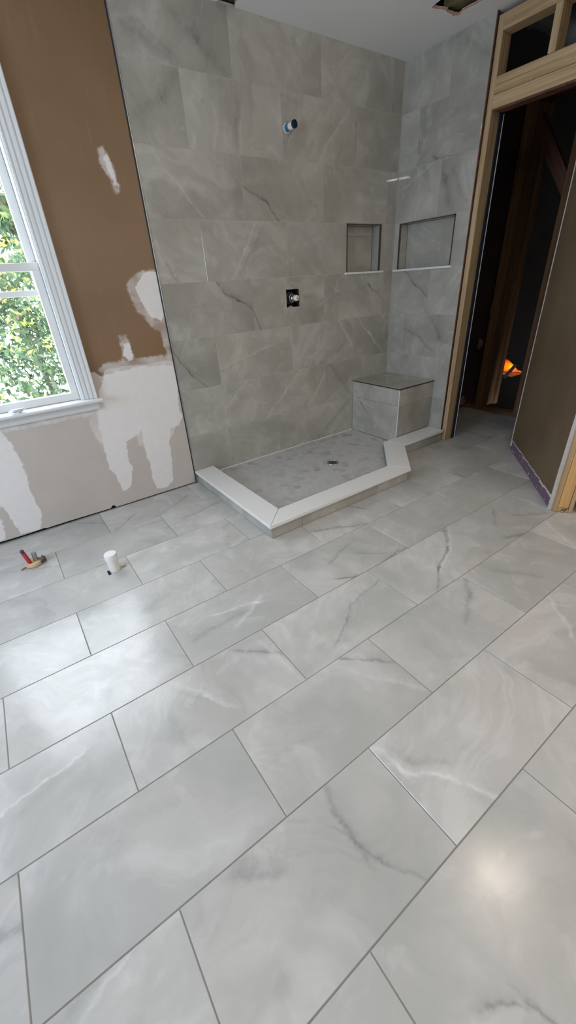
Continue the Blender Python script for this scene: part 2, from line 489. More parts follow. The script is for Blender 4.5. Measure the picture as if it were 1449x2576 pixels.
def tile(parent, mat, rect, frame, holes=(), t=0.009, name='tile', inset=0.0015):
    """rect=(u0,v0,u1,v1) on a plane; frame=(origin, uvec, vvec) with normal = uvec x vvec; holes in the same coordinates"""
    u0, v0, u1, v1 = rect
    u0 += inset; v0 += inset; u1 -= inset; v1 -= inset
    if u1 - u0 < 0.004 or v1 - v0 < 0.004: return None
    O, U, V = (Vector(x) for x in frame); N = U.cross(V)
    rects = [(u0, v0, u1, v1)]
    for h in holes:
        nx = []
        for r in rects:
            a, b, c, d = r
            ha, hb, hc, hd = max(a, h[0]), max(b, h[1]), min(c, h[2]), min(d, h[3])
            if ha >= hc or hb >= hd: nx.append(r); continue
            if hb > b: nx.append((a, b, c, hb))
            if hd < d: nx.append((a, hd, c, d))
            if ha > a: nx.append((a, hb, ha, hd))
            if hc < c: nx.append((hc, hb, c, hd))
        rects = [r for r in nx if r[2] - r[0] > 0.002 and r[3] - r[1] > 0.002]
    if not rects: return None
    cu, cv = (u0 + u1) / 2, (v0 + v1) / 2
    whole = len(rects) == 1 and rects[0] == (u0, v0, u1, v1)
    key = (round(u1 - u0, 4), round(v1 - v0, 4), mat.name, t) if whole else None
    if key in TMESH: me = TMESH[key]
    else:
        bm = bmesh.new()
        for a, b, c, d in rects:
            if whole:
                hw, hh, e = (c - a) / 2, (d - b) / 2, 0.0012
                lo = [bm.verts.new((x, y, -t)) for x, y in ((-hw, -hh), (hw, -hh), (hw, hh), (-hw, hh))]
                mi = [bm.verts.new((x, y, -e)) for x, y in ((-hw, -hh), (hw, -hh), (hw, hh), (-hw, hh))]
                to = [bm.verts.new((x, y, 0)) for x, y in ((-hw + e, -hh + e), (hw - e, -hh + e), (hw - e, hh - e), (-hw + e, hh - e))]
                bm.faces.new(lo[::-1]); bm.faces.new(to)
                for A, B in ((lo, mi), (mi, to)):
                    for i in range(4): bm.faces.new((A[i], A[(i + 1) % 4], B[(i + 1) % 4], B[i]))
            else: add_box(bm, (a - cu, b - cv, -t), (c - cu, d - cv, 0))
        me = tomesh(name, bm)
        if key: TMESH[key] = me
    o = link(name, me, mat, parent)
    c = O + U * cu + V * cv - (Vector(parent.location) if parent is not None else Vector((0, 0, 0)))
    o.matrix_local = Matrix(((U[0], V[0], N[0], c[0]), (U[1], V[1], N[1], c[1]), (U[2], V[2], N[2], c[2]), (0, 0, 0, 1)))
    o['_r'] = [cu, cv, (u1 - u0) / 2, (v1 - v0) / 2]
    return o


def veins(tiles, lines, plane, frame):
    """lines: (points in the picture, width m, strength); each segment goes to the tile that holds its middle"""
    O, U, V = (np.array(x, float) for x in frame)
    for pts, wd, stg in lines:
        for a, b in zip(pts, pts[1:]):
            A, B = hit(*a, *plane) - O, hit(*b, *plane) - O
            A, B = np.array([A @ U, A @ V]), np.array([B @ U, B @ V])
            mid = (A + B) / 2
            for o in tiles:
                cu, cv, hw, hh = o['_r']
                if abs(mid[0] - cu) <= hw + .004 and abs(mid[1] - cv) <= hh + .004:
                    i = o.get('_n', 0)
                    if i >= NV: break
                    d = B - A
                    o['va%d' % i] = [float(mid[0] - cu), float(mid[1] - cv), math.atan2(d[1], d[0])]
                    o['vb%d' % i] = [wd, stg, float(np.hypot(*d))]
                    o['_n'] = i + 1
                    break


def finish_tiles(tiles):
    for o in tiles:
        for i in range(o.get('_n', 0), NV):
            o['va%d' % i] = [9.0, 9.0, 0.0]; o['vb%d' % i] = [0.01, 0.0, 0.0]
        for k in ('_r', '_n'):
            if k in o: del o[k]


# ================================================================== FLOOR
floor = box('floor', (-1.7, -4.6, -0.20), (5.06, 0.03, -0.0022), M['grout_dark'], kind='structure')
FT = []
AX, BY = 0.6126, 0.3078
ff = ((0, 0, 0), (1, 0, 0), (0, 1, 0))
for k in range(0, 15):
    y1, y0 = 0.012 - 0.012 - BY * k, -BY * (k + 1)
    xo = 1.3195 if k % 2 == 0 else 1.0125
    xmax = 5.0
    n0 = math.floor((-1.65 - xo) / AX)
    for n in range(n0, 9):
        x0, x1 = xo + n * AX, xo + (n + 1) * AX
        if x0 >= xmax: continue
        x1 = min(x1, xmax)
        if x0 > 2.06 and x1 < 3.3 and y0 > -0.98: continue           # covered by the shower pan
        if x0 > 3.3 and x1 < 3.98 and y0 > -0.64: continue
        o = tile(floor, M['tile_floor'], (x0, y0, x1, y1), ff)
        if o: FT.append(o)
FL = [
    ([(1118, 1335), (1125, 1380), (1105, 1430), (1100, 1475)], .016, .55), ([(1128, 1332), (1135, 1380), (1112, 1430), (1108, 1478)], .008, -.9),
    ([(1168, 1458), (1178, 1500), (1172, 1560)], .030, .42), ([(1040, 1340), (1050, 1400)], .012, -.5),
    ([(600, 1640), (705, 1645)], .018, .6), ([(655, 1618), (740, 1690)], .02, -.4), ([(852, 1658), (975, 1667)], .018, .6), ([(880, 1690), (1060, 1730)], .02, -.45),
    ([(946, 1887), (1010, 1935), (1110, 1955), (1245, 2005)], .014, -.85), ([(960, 1880), (1030, 1915), (1120, 1925)], .03, .28), ([(1010, 1965), (1120, 1985), (1200, 2030)], .025, .26),
    ([(817, 1992), (860, 2070), (916, 2150)], .020, .42), ([(846, 2092), (960, 2160), (1057, 2203)], .012, .35), ([(600, 2209), (700, 2190), (787, 2162)], .025, .42),
    ([(500, 2370), (600, 2340)], .05, -.5), ([(510, 2400), (660, 2330)], .06, .22),
    ([(0, 2054), (193, 1909)], .010, -.85), ([(60, 2040), (230, 1890)], .03, .20),
    ([(444, 1725), (520, 1750), (580, 1774)], .018, -.55), ([(450, 1735), (560, 1770)], .02, .25), ([(230, 1690), (250, 1770)], .03, -.4),
    ([(502, 1604), (612, 1541)], .030, .40), ([(540, 1545), (650, 1515)], .012, -.8), ([(600, 1570), (650, 1510)], .02, -.6),
    ([(830, 1417), (885, 1362)], .014, .40), ([(854, 1457), (900, 1450)], .012, .85), ([(960, 1450), (990, 1420)], .02, .3),
    ([(947, 1462), (878, 1524)], .010, .45), ([(877, 1524), (876, 1562), (847, 1614)], .009, .45),
    ([(1298, 1296), (1370, 1292)], .022, .45), ([(1279, 1353), (1315, 1345)], .018, .7), ([(1240, 1285), (1245, 1320)], .014, .35),
    ([(1252, 1436), (1355, 1450)], .035, .32), ([(1374, 1315), (1446, 1376)], .012, -.7), ([(1385, 1512), (1440, 1600)], .016, -.75), ([(1395, 1512), (1449, 1590)], .02, .3),
    ([(972, 1406), (1021, 1376)], .012, .7), ([(900, 1392), (957, 1391)], .014, .35), ([(774, 1338), (912, 1321)], .020, .62), ([(880, 1275), (915, 1280)], .014, .55),
    ([(178, 2556), (331, 2394)], .045, .35), ([(0, 2369), (50, 2340)], .03, .5), ([(200, 2576), (300, 2440)], .01, -.6),
    ([(166, 1317), (262, 1317)], .010, .55), ([(300, 1330), (345, 1290)], .016, .5), ([(395, 1300), (470, 1250)], .03, .35), ([(345, 1330), (420, 1305)], .016, .35),
    ([(30, 1395), (140, 1375)], .012, .3), ([(20, 1440), (150, 1425)], .016, .3), ([(1233, 2547), (1297, 2541)], .012, .6), ([(1338, 2533), (1379, 2568)], .010, .6),
    ([(470, 1300), (560, 1260)], .03, .4), ([(1090, 1180), (1170, 1200)], .02, .3), ([(700, 1900), (800, 1850)], .03, .15), ([(250, 2100), (500, 2000)], .05, .12),
]
veins(FT, FL, (2, 0.0), ff); finish_tiles(FT)

# ================================================================== BACK WALL: drywall part with the window opening
XL, XT = -1.62, 2.016          # left end, tile edge
WX0, WX1, WZ0, WZ1 = 0.42, 1.437, 0.705, 2.14
ZC = 2.485


def sdpoly(px, pz, poly):
    poly = np.array(poly, float); d = np.full(px.shape, 1e9); inside = np.zeros(px.shape, bool)
    n = len(poly)
    for i in range(n):
        a, b = poly[i], poly[(i + 1) % n]
        e = b - a; wx, wz = px - a[0], pz - a[1]
        t = np.clip((wx * e[0] + wz * e[1]) / (e @ e), 0, 1)
        d = np.minimum(d, np.hypot(wx - e[0] * t, wz - e[1] * t))
        c = ((a[1] > pz) != (b[1] > pz)) & (px < (b[0] - a[0]) * (pz - a[1]) / (b[1] - a[1] + 1e-12) + a[0])
        inside ^= c
    return np.where(inside, d, -d)


def wall_back_mesh():
    def axis(lo, hi, marks, st, st2, fine):
        pts = [lo]; marks = sorted([q for q in marks if lo < q < hi] + [hi])
        for q in marks:
            a = pts[-1]; s_ = st if (a >= fine[0] and q <= fine[1]) else st2
            k = max(1, int(round((q - a) / s_)))
            pts += [a + (q - a) * (i + 1) / k for i in range(k)]
        return np.array(pts)
    xs = axis(XL, XT, [WX0, 0.7, WX1], 0.0125, 0.05, (0.7, XT)); zs = axis(0.012, ZC + .01, [WZ0, 1.5, WZ1, 1.9], 0.0125, 0.03, (0.0, 1.91))
    X, Z = np.meshgrid(xs, zs, indexing='ij')
    P = sdpoly
    paint = P(X, Z, [(-3, .76), (0.4, .80), (1.54, .862), (1.565, .835), (1.582, .825), (1.595, .866), (1.70, .872), (1.86, .862), (1.95, .868), (2.1, .842), (2.1, 3), (-3, 3)])
    muds = [[(1.588, .835), (1.80, .848), (1.99, .828), (2.013, .800), (2.006, .70), (1.985, .56), (2.0, .50), (1.97, .455), (1.83, .455), (1.80, .50), (1.74, .535), (1.70, .46), (1.60, .43), (1.53, .47), (1.478, .54), (1.50, .64), (1.538, .742)],
            [(1.49, .56), (1.595, .50), (1.60, .40), (1.583, .30), (1.60, .235), (1.583, .225), (1.57, .15), (1.55, .117), (1.51, .108), (1.50, .22), (1.472, .28), (1.478, .40)],
            [(1.73, .52), (1.90, .47), (1.895, .40), (1.875, .35), (1.862, .20), (1.842, .075), (1.80, .045), (1.735, .048), (1.722, .14), (1.73, .22), (1.715, .32), (1.722, .44)],
            [(.93, .70), (.985, .64), (1.008, .53), (1.016, .38), (.998, .26), (1.012, .12), (.976, .022), (.88, .030), (.862, .21), (.83, .30), (.80, .5), (.85, .70)],
            [(.60, .3), (.78, .20), (.812, .14), (.795, .03), (.60, .02)],
            [(1.955, 1.335), (2.02, 1.338), (2.018, 1.17), (1.99, 1.10), (1.94, 1.125), (1.90, 1.20), (1.885, 1.27), (1.91, 1.30)],
            [(1.865, 1.84), (1.872, 1.845), (1.885, 1.79), (1.897, 1.73), (1.888, 1.735), (1.875, 1.79)],
            [(1.735, .94), (1.745, .99), (1.757, .93), (1.764, .985), (1.768, .91), (1.745, .895)]]
    mud = np.max([P(X, Z, q) for q in muds], axis=0)
    hazes = [[(1.56, .87), (1.60, .905), (1.80, .905), (2.02, .90), (2.02, .80), (1.6, .82)],
             [(1.826, 1.297), (1.9, 1.345), (2.02, 1.36), (2.02, 1.08), (1.97, 1.03), (1.92, 1.07), (1.85, 1.16), (1.835, 1.24)],
             [(1.832, 1.87), (1.868, 1.88), (1.90, 1.80), (1.912, 1.72), (1.88, 1.69), (1.86, 1.76), (1.835, 1.80)],
             [(1.72, 1.04), (1.77, 1.04), (1.785, .90), (1.73, .88), (1.715, .97)],
             [(1.96, 1.12), (2.02, 1.12), (2.02, .84), (1.985, .84)],
             [(1.43, .60), (1.50, .66), (1.60, .52), (1.58, .40), (1.47, .38), (1.44, .5)],
             [(1.66, .53), (1.98, .53), (1.93, .40), (1.76, .30), (1.68, .38)],
             [(.70, .66), (1.0, .66), (1.03, .4), (1.02, .3), (.80, .2)],
             [(1.54, .74), (1.58, .87), (1.62, .80), (1.56, .6)],
             [(.3, .66), (1.52, .655), (1.52, .625), (.3, .63)]]
    haze = np.max([P(X, Z, q) for q in hazes], axis=0)
    # bottom edge hangs unevenly above the floor
    Zm = Z.copy()
    gap = np.array([0.006 + 0.020 * (mnoise.noise(Vector((x * 3.1, 0, 0))) * 0.5 + 0.5) * (1 if x < 1.0 else .5 if x < 1.42 else 0.15) for x in xs])
    notch = (xs > 1.402) & (xs < 1.432); gap[notch] = 0.024
    Zm[:, 0] = gap
    nx, nz = X.shape
    verts = np.stack([X, np.zeros_like(X), Zm], -1).reshape(-1, 3)
    faces = []
    for i in range(nx - 1):
        cx = (xs[i] + xs[i + 1]) / 2
        for j in range(nz - 1):
            cz = (zs[j] + zs[j + 1]) / 2
            if WX0 < cx < WX1 and WZ0 < cz < WZ1: continue
            faces.append((i * nz + j, (i + 1) * nz + j, (i + 1) * nz + j + 1, i * nz + j + 1))
    me = bpy.data.meshes.new('wall_back'); me.from_pydata(verts.tolist(), [], faces)
    for nm, arr in (('paint', paint), ('mud', mud), ('haze', haze)):
        a = me.attributes.new(nm, 'FLOAT', 'POINT'); a.data.foreach_set('value', arr.reshape(-1).astype(np.float32))
    me.update(); return me


wall_back = link('wall_back', wall_back_mesh(), M['drywall'], kind='structure')
box('sill_plate', (XL, 0.014, 0.0), (XT, 0.05, 0.045), M['black'], wall_back)  # black colour stands in for the shade in the gap under the drywall
box('sheathing', (XL, 0.012, 0.046), (WX0 - .02, 0.15, ZC), M['wall_plain'], wall_back)
box('sheathing', (WX0 - .02, 0.012, 0.046), (WX1 + .02, 0.15, WZ0 - .02), M['wall_plain'], wall_back)
box('sheathing', (WX0 - .02, 0.012, WZ1 + .01), (WX1 + .02, 0.15, ZC), M['wall_plain'], wall_back)
box('sheathing', (WX1 + .02, 0.012, 0.046), (XT, 0.15, ZC), M['wall_plain'], wall_back)

# ------------------------------------------------------------------ tiled shower walls
N1 = (3.481, 1.286, 3.828, 1.587)            # niche in the back wall  (x0,z0,x1,z1)
N2 = (-0.543, 1.286, -0.060, 1.586)          # niche in the right wall (y0,z0,y1,z1)
VALVE = (2.914, 1.093, 3.027, 1.205)
WT = []
UX, VZ = 0.6213, 0.3116
rows = [(0.035 + VZ * k, 0.035 + VZ * (k + 1)) for k in range(8)]
YT, XR = -0.010, 3.990
shell = bmesh.new()


def slab_with_holes(bm, rect, holes, fr, depth):
    us = sorted({rect[0], rect[2], *[h[0] for h in holes], *[h[2] for h in holes]})
    vv = sorted({rect[1], rect[3], *[h[1] for h in holes], *[h[3] for h in holes]})
    O, U, V = (Vector(q) for q in fr); N = U.cross(V)
    for a, c in zip(us, us[1:]):
        for b, d in zip(vv, vv[1:]):
            mu, mv = (a + c) / 2, (b + d) / 2
            if any(h[0] < mu < h[2] and h[1] < mv < h[3] for h in holes): continue
            p = [O + U * x + V * y + N * n for x in (a, c) for y in (b, d) for n in (-depth, 0)]
            v_ = [bm.verts.new(q) for q in p]
            for f in ((0, 1, 3, 2), (4, 6, 7, 5), (0, 4, 5, 1), (2, 3, 7, 6), (0, 2, 6, 4), (1, 5, 7, 3)): bm.faces.new([v_[i] for i in f])


fb = ((0, YT, 0), (1, 0, 0), (0, 0, 1))             # u=x, v=z, normal -y
fr_ = ((XR, 0, 0), (0, -1, 0), (0, 0, 1))           # u=-y, v=z, normal -x
bsub = ((0, YT + 0.0011, 0), (1, 0, 0), (0, 0, 1)); rsub = ((XR + 0.0011, 0, 0), (0, -1, 0), (0, 0, 1))
slab_with_holes(shell, (2.019, 0.0, 4.08, ZC + .01), [N1, VALVE], bsub, 0.012)
wall_shower = link('wall_shower', tomesh('wall_shower', shell), M['grout_light'], kind='structure')
shell = bmesh.new()
N2u = (-N2[2], N2[1], -N2[0], N2[3])
slab_with_holes(shell, (0.0015, 0.0, 0.652, ZC + .01), [N2u], rsub, 0.012)
wall_right = link('wall_right', tomesh('wall_right', shell), M['grout_light'], kind='structure')
BT, RT = [], []
for k, (z0, z1) in enumerate(rows):
    z1 = min(z1, ZC); x_off = 2.325 if k % 2 == 0 else 2.637
    for n in range(-1, 4):
        x0, x1 = max(x_off + n * UX, 2.020), min(x_off + (n + 1) * UX, XR)
        if x1 - x0 < 0.01: continue
        o = tile(wall_shower, M['tile_wall'], (x0, z0, x1, z1), fb, [N1, VALVE], 0.008, inset=0.0008)
        if o: BT.append(o)
    y_off = 0.165 if k % 2 == 0 else 0.385
    edges = [0.0105, y_off] + ([y_off + UX] if y_off + UX < .64 else []) + [0.653]
    if k == 0: edges = [0.0105, .42, .653]
    for a, b in zip(edges, edges[1:]):
        o = tile(wall_right, M['tile_wall'], (a, z0, b, z1), fr_, [N2u], 0.008, inset=0.0008)
        if o: RT.append(o)
WB = [
    ([(545, 711), (566, 738), (599, 755), (636, 779), (653, 829)], .009, .75), ([(437, 887), (475, 937), (520, 974)], .009, .7),
    ([(612, 468), (668, 511), (701, 557)], .009, .8), ([(913, 692), (930, 721), (959, 750)], .008, .6), ([(730, 715), (780, 760)], .006, .4),
    ([(426, 32), (496, 102), (571, 194)], .05, .36), ([(302, 59), (431, 150)], .06, .34), ([(437, 178), (404, 242), (340, 280)], .05, .36), ([(300, 20), (440, 140)], .02, .2),
    ([(595, 258), (592, 366)], .035, .35), ([(606, 290), (606, 366)], .02, -.4), ([(878, 274), (797, 409)], .014, -.6),
    ([(394, 398), (450, 470), (507, 543)], .014, -.45), ([(641, 565), (615, 630), (587, 700)], .012, -.6), ([(660, 575), (605, 690)], .02, .25), ([(765, 269), (727, 360)], .012, -.35),
    ([(754, 933), (714, 990), (673, 1044)], .012, -.65), ([(814, 945), (777, 1020)], .016, -.6), ([(561, 928), (686, 868)], .018, -.45), ([(560, 932), (625, 900)], .018, .3),
    ([(905, 808), (930, 840), (959, 883)], .012, -.55), ([(851, 808), (884, 866)], .018, -.5), ([(876, 1007), (793, 1111)], .025, .32), ([(900, 1010), (840, 1090)], .02, .2),
    ([(619, 957), (570, 1024)], .012, -.45), ([(831, 920), (884, 995)], .03, .3), ([(700, 240), (745, 260)], .03, .3), ([(870, 240), (920, 380)], .05, .16),
    ([(880, 955), (820, 1010)], .012, -.35), ([(640, 1100), (590, 1100)], .02, .15), ([(410, 650), (450, 720)], .012, .4),
]
WR = [
    ([(1020, 683), (1042, 717), (1075, 743)], .008, .8), ([(1019, 827), (1056, 851), (1085, 883)], .022, .45), ([(1086, 804), (1106, 851), (1135, 871)], .028, .38),
    ([(1105, 408), (1120, 452), (1128, 513)], .05, .42), ([(1140, 430), (1173, 513)], .03, .35), ([(1095, 398), (1108, 402)], .02, .9), ([(1115, 397), (1150, 390), (1182, 380)], .010, .5),
    ([(1150, 90), (1235, 140)], .05, .3), ([(1090, 330), (1180, 260)], .03, .22), ([(1020, 470), (1090, 410)], .012, -.45),
]
veins(BT, WB, (1, YT), fb); veins(RT, WR, (0, XR), fr_)


def niche(parent, frame, n, depth, shelf, lname, trim):
    """lined recess: back, sides and top tiled, dark metal edge, white shelf; n=(u0,v0,u1,v1)"""
    O, U, V = (Vector(q) for q in frame); N = U.cross(V)
    u0, v0, u1, v1 = n
    c0 = O + U * ((u0 + u1) / 2) + V * v0
    e = empty('niche', c0); e.parent = parent
    Ob = O - N * depth
    mk = lambda rect, fr: tile_abs(e, rect, fr)
    out = []

    def tile_abs(par, rect, fr):
        o = tile(par, M['tile_wall'], rect, fr, (), 0.008, inset=0.0004); out.append(o); return o
    vs_ = v0 + (v1 - v0) * .80
    mk((u0, v0, u1, v1) if u1 - u0 > .4 else (u0, v0, u1, vs_), (Ob, U, V))
    if u1 - u0 <= .4: mk((u0, vs_, u1, v1), (Ob, U, V))
    mk((0, v0, depth, v1), (O + U * u0, -N, V))
    mk((-depth, v0, 0, v1), (O + U * u1, N, V))
    mk((u0, -depth, u1, 0), (O + V * v1, U, N))
    mk((u0, 0, u1, depth), (O + V * (v0 + .001), U, -N))
    loc = Vector(e.location)
    for (a, b, c, d) in trim:
        p = O + U * a + V * b + N * 0.0015; q = O + U * c + V * d + N * 0.0015
        bm = bmesh.new(); pts = [p, q]
        lo = [min(p[i], q[i]) - .0035 for i in range(3)]; hi = [max(p[i], q[i]) + .0035 for i in range(3)]
        box('edge_trim', lo, hi, M['dark_metal'], e)
    a, b, c, d = shelf
    p = O + U * a + V * b - N * depth; q = O + U * c + V * d + N * 0.012
    lo = [min(p[i], q[i]) for i in range(3)]; hi = [max(p[i], q[i]) for i in range(3)]
    box('shelf', lo, hi, M['quartz'], e, bevel=.002)
    return out


NT_ = []
NT_ += niche(wall_shower, fb, N1, 0.088, (3.463, 1.274, 3.872, 1.288), 'a', [(N1[0], N1[1], N1[0], N1[3]), (N1[0], N1[3], N1[2], N1[3]), (N1[2], N1[1], N1[2], N1[3])])
NT_ += niche(wall_right, fr_, N2u, 0.088, (0.018, 1.274, 0.562, 1.288), 'b', [(N2u[0], N2u[1], N2u[0], N2u[3]), (N2u[0], N2u[3], N2u[2], N2u[3]), (N2u[2], N2u[1], N2u[2], N2u[3])])
for nm, par, lo, hi in (('recess_box', wall_shower, (N1[0] - .02, .089, N1[1] - .03), (N1[2] + .02, .10, N1[3] + .02)),):
    pass
finish_tiles(BT + RT + [o for o in NT_ if o])
# metal edge where the tile stops against the drywall
trim = box('trim_1', (2.0165, -0.0125, 0.0), (2.0205, 0.004, ZC), M['steel'], kind='structure')
trim_b = box('trim_2', (2.0125, -0.004, 0.0), (2.0165, 0.004, ZC), M['black_rubber'], kind='structure')
box('trim_3', (3.989, -0.6585, 0.0), (4.001, -0.6535, ZC), M['red_wood'], kind='structure')

# valve recess and valve
vb = bmesh.new()
x0, z0, x1, z1 = VALVE; yb = 0.075
for lo, hi in (((x0 - .005, yb, z0 - .005), (x1 + .005, yb + .01, z1 + .005)), ((x0 - .006, .0, z0 - .005), (x0, yb, z1 + .005)), ((x1, .0, z0 - .005), (x1 + .006, yb, z1 + .005)),
               ((x0, .0, z0 - .006), (x1, yb, z0)), ((x0, .0, z1), (x1, yb, z1 + .006))): add_box(vb, lo, hi)
link('valve_cavity', tomesh('valve_cavity', vb), M['black'], wall_shower)
tg = bmesh.new()
prism(tg, [(x0 + .015, z0 - .002), (x0 + .022, z0 + .008), (x0 + .05, z0 + .010), (x0 + .052, z0 + .001), (x1, z0 - .002)], 0, .006)
tj = link('tile_chip', tomesh('tile_chip', tg), M['tile_wall'], wall_shower); tj.rotation_euler = (math.pi / 2, 0, 0); tj.location = (0, YT + .007, 0)
valve = empty('shower_valve', (2.975, 0.07, 1.150), label='round chrome and white shower valve stem in the black square hole', category='shower valve')
lathe('valve_body', [(0, 0), (.040, 0), (.040, .05), (.030, .052), (.030, .06), (0, .06)], M['black_rubber'], valve, (2.972, .073, 1.150), (0, -1, 0))
lathe('bonnet', [(0, 0), (.029, 0), (.029, .018), (.026, .020), (.026, .024), (.028, .026), (.028, .036), (.022, .044), (.022, .056), (0, .056)], M['chrome'], valve, (2.972, .015, 1.150), (0, -1, 0))
lathe('cartridge', [(0, 0), (.018, 0), (.018, .018), (.015, .020), (0, .020)], M['pvc'], valve, (2.972, -.041, 1.150), (0, -1, 0))
lathe('stem', [(0, 0), (.009, 0), (.009, .016), (.006, .018), (0, .018)], M['brass'], valve, (2.972, -.061, 1.150), (0, -1, 0), seg=12)
# shower arm stub wrapped in blue tape
arm = empty('shower_pipe_stub', (2.981, -0.01, 2.052), label='short pipe stub wrapped in blue tape high on the shower wall', category='pipe')
lathe('sleeve', [(.019, 0), (.019, .028), (.017, .030), (0, .030)], M['tape_blue'], arm, (2.981, -.0095, 2.052), (0.1, -1, 0.05), label='blue tape wrap')
lathe('white_wrap', [(.0175, 0), (.0185, .005), (.0175, .012), (.0185, .022), (.0175, .036), (0, .036)], M['pvc'], arm, (2.984, -.037, 2.0535), (0.1, -1, 0.05), label='white middle of the stub')
lathe('open_end', [(.019, 0), (.020, .003), (.020, .014), (.0165, .014), (.016, .006), (0, .006)], M['dark_blue'], arm, (2.9875, -.072, 2.0553), (0.1, -1, 0.05), label='dark open end')  # dark colour stands in for the unlit bore of the open pipe
lathe('grout_ring', [(.018, 0), (.024, 0), (.024, .002), (.018, .003)], M['quartz'], arm, (2.981, -.0102, 2.052), (0, -1, 0))

# ================================================================== SHOWER CURB
SLT, SLB = 0.095, 0.077
curb = empty('shower_curb', (2.6, -0.95, 0), label='low tiled shower curb capped with white slabs', category='curb')
O1, O2, O3, O4, O5 = (2.018, -0.011), (2.018, -1.018), (3.172, -1.018), (3.497, -0.685), (3.989, -0.685)
I1, I2, I3, I4, I5 = (2.168, -0.011), (2.168, -0.878), (3.095, -0.878), (3.425, -0.532), (3.989, -0.532)


def slab(a, b, c, d, g=0.0006):
    bm = bmesh.new(); cx = sum(p[0] for p in (a, b, c, d)) / 4; cy = sum(p[1] for p in (a, b, c, d)) / 4
    pts = [(p[0] + (cx - p[0]) * 0.0 - cx, p[1] - cy) for p in (a, b, c, d)]
    cen = Vector((0, 0))
    pts = [((x - math.copysign(g, x)), (y - math.copysign(g, y))) for x, y in pts]
    prism(bm, pts, 0, SLT - SLB)
    bmesh.ops.bevel(bm, geom=[e for e in bm.edges if abs(e.verts[0].co.z - e.verts[1].co.z) < 1e-6 and e.verts[0].co.z > .001], offset=.0022, segments=2, affect='EDGES')
    o = link('slab', tomesh('slab', bm), M['quartz'], curb); o.location = Vector((cx, cy, SLB)) - Vector(curb.location); return o


slab(O1, O2, I2, I1); slab(O2, O3, I3, I2); slab(O3, O4, I4, I3); slab(O4, O5, I5, I4)
E_ = 0.0165
bm = bmesh.new()
P1, P2, P3, P4, P5 = (2.035 + .008, -.011), (2.035 + .008, -1.0 + .008), (3.160, -.992), (3.480, -.662), (3.989, -.662)
Q1, Q2, Q3, Q4, Q5 = (2.158, -.011), (2.158, -.888), (3.098, -.888), (3.428, -.542), (3.989, -.542)
for q in ((P1, P2, Q2, Q1), (P2, P3, Q3, Q2), (P3, P4, Q4, Q3), (P4, P5, Q5, Q4)): prism(bm, q, 0.0005, SLB)
o = link('curb_core', tomesh('curb_core', bm), M['grout_light'], curb); o.location = -Vector(curb.location)
CT = []


def facing(p, q, joints, z0=0.001, z1=SLB, mat='tile_wall', nm='tile'):
    p, q = Vector((*p, 0)), Vector((*q, 0)); U = (q - p).normalized(); L = (q - p).length
    ed = [0] + list(joints) + [L]
    for a, b in zip(ed, ed[1:]):
        CT.append(tile(curb, M[mat], (a, z0, b, z1), (p, U, (0, 0, 1)), (), 0.0075, inset=0.0006, name=nm))


facing((2.035, -.011), (2.035, -1.0), [.34, .66])
facing((2.035, -1.0), (3.163, -1.0), [.215, .833])
facing((3.163, -1.0), (3.483, -.670), [])
facing((3.483, -.670), (3.989, -.670), [])
facing((2.150 + .014, -.886), (2.164, -.011), [.4], 0.046)       # inner faces
facing((3.093, -.8815), (2.165, -.8815), [.5], 0.046)
finish_tiles(CT)
hexface = []
p, q = Vector((3.0925, -.882, 0)), Vector((3.422, -.537, 0)); U = (q - p).normalized(); NN = U.cross(Vector((0, 0, 1)))
L = (q - p).length
bm = bmesh.new(); nh = 18
M['mosaic_reflect'] = plain('mosaic_reflection_tint', (0.20, 0.22, 0.24), 0.3, var=0.5, scale=45)  # bluish reflection on the inner curb face put into the mosaic colour
p = q; U = -U
for i in range(nh):
    a = p + U * (L * i / nh + .001); b = p + U * (L * (i + 1) / nh - .001); n_ = U.cross(Vector((0, 0, 1)))
    for za, zb in ((.046, .0605), (.062, .0765)):
        pts = [a + n_ * -.003, b + n_ * -.003, b + n_ * .003, a + n_ * .003]
        prism(bm, [(t[0], t[1]) for t in pts], za, zb)
o = link('mosaic_strip', tomesh('mosaic_strip', bm), M['mosaic_reflect'], curb); o.location = -Vector(curb.location); o['kind'] = 'stuff'

# ================================================================== SHOWER FLOOR (hexagon mosaic)
ZS = 0.045
sfloor = empty('shower_floor', (2.8, -0.45, 0.0), label='grey marble hexagon mosaic floor inside the shower curb', category='shower floor')
reg = [(2.160, -.0105), (2.160, -.8865), (3.096, -.8865), (3.426, -.541), (3.5735, -.541), (3.5735, -.0105)]
bm = bmesh.new(); prism(bm, reg, 0.004, ZS - .0007)
o = link('mortar_bed', tomesh('mortar_bed', bm), M['grout_light'], sfloor); o.location = -Vector(sfloor.location)


def clip(poly, nx, ny, d):
    out = []
    for i in range(len(poly)):
        a, b = poly[i], poly[(i + 1) % len(poly)]; da = a[0] * nx + a[1] * ny - d; db = b[0] * nx + b[1] * ny - d
        if da >= 0: out.append(a)
        if da * db < 0: t = da / (da - db); out.append((a[0] + (b[0] - a[0]) * t, a[1] + (b[1] - a[1]) * t))
    return out


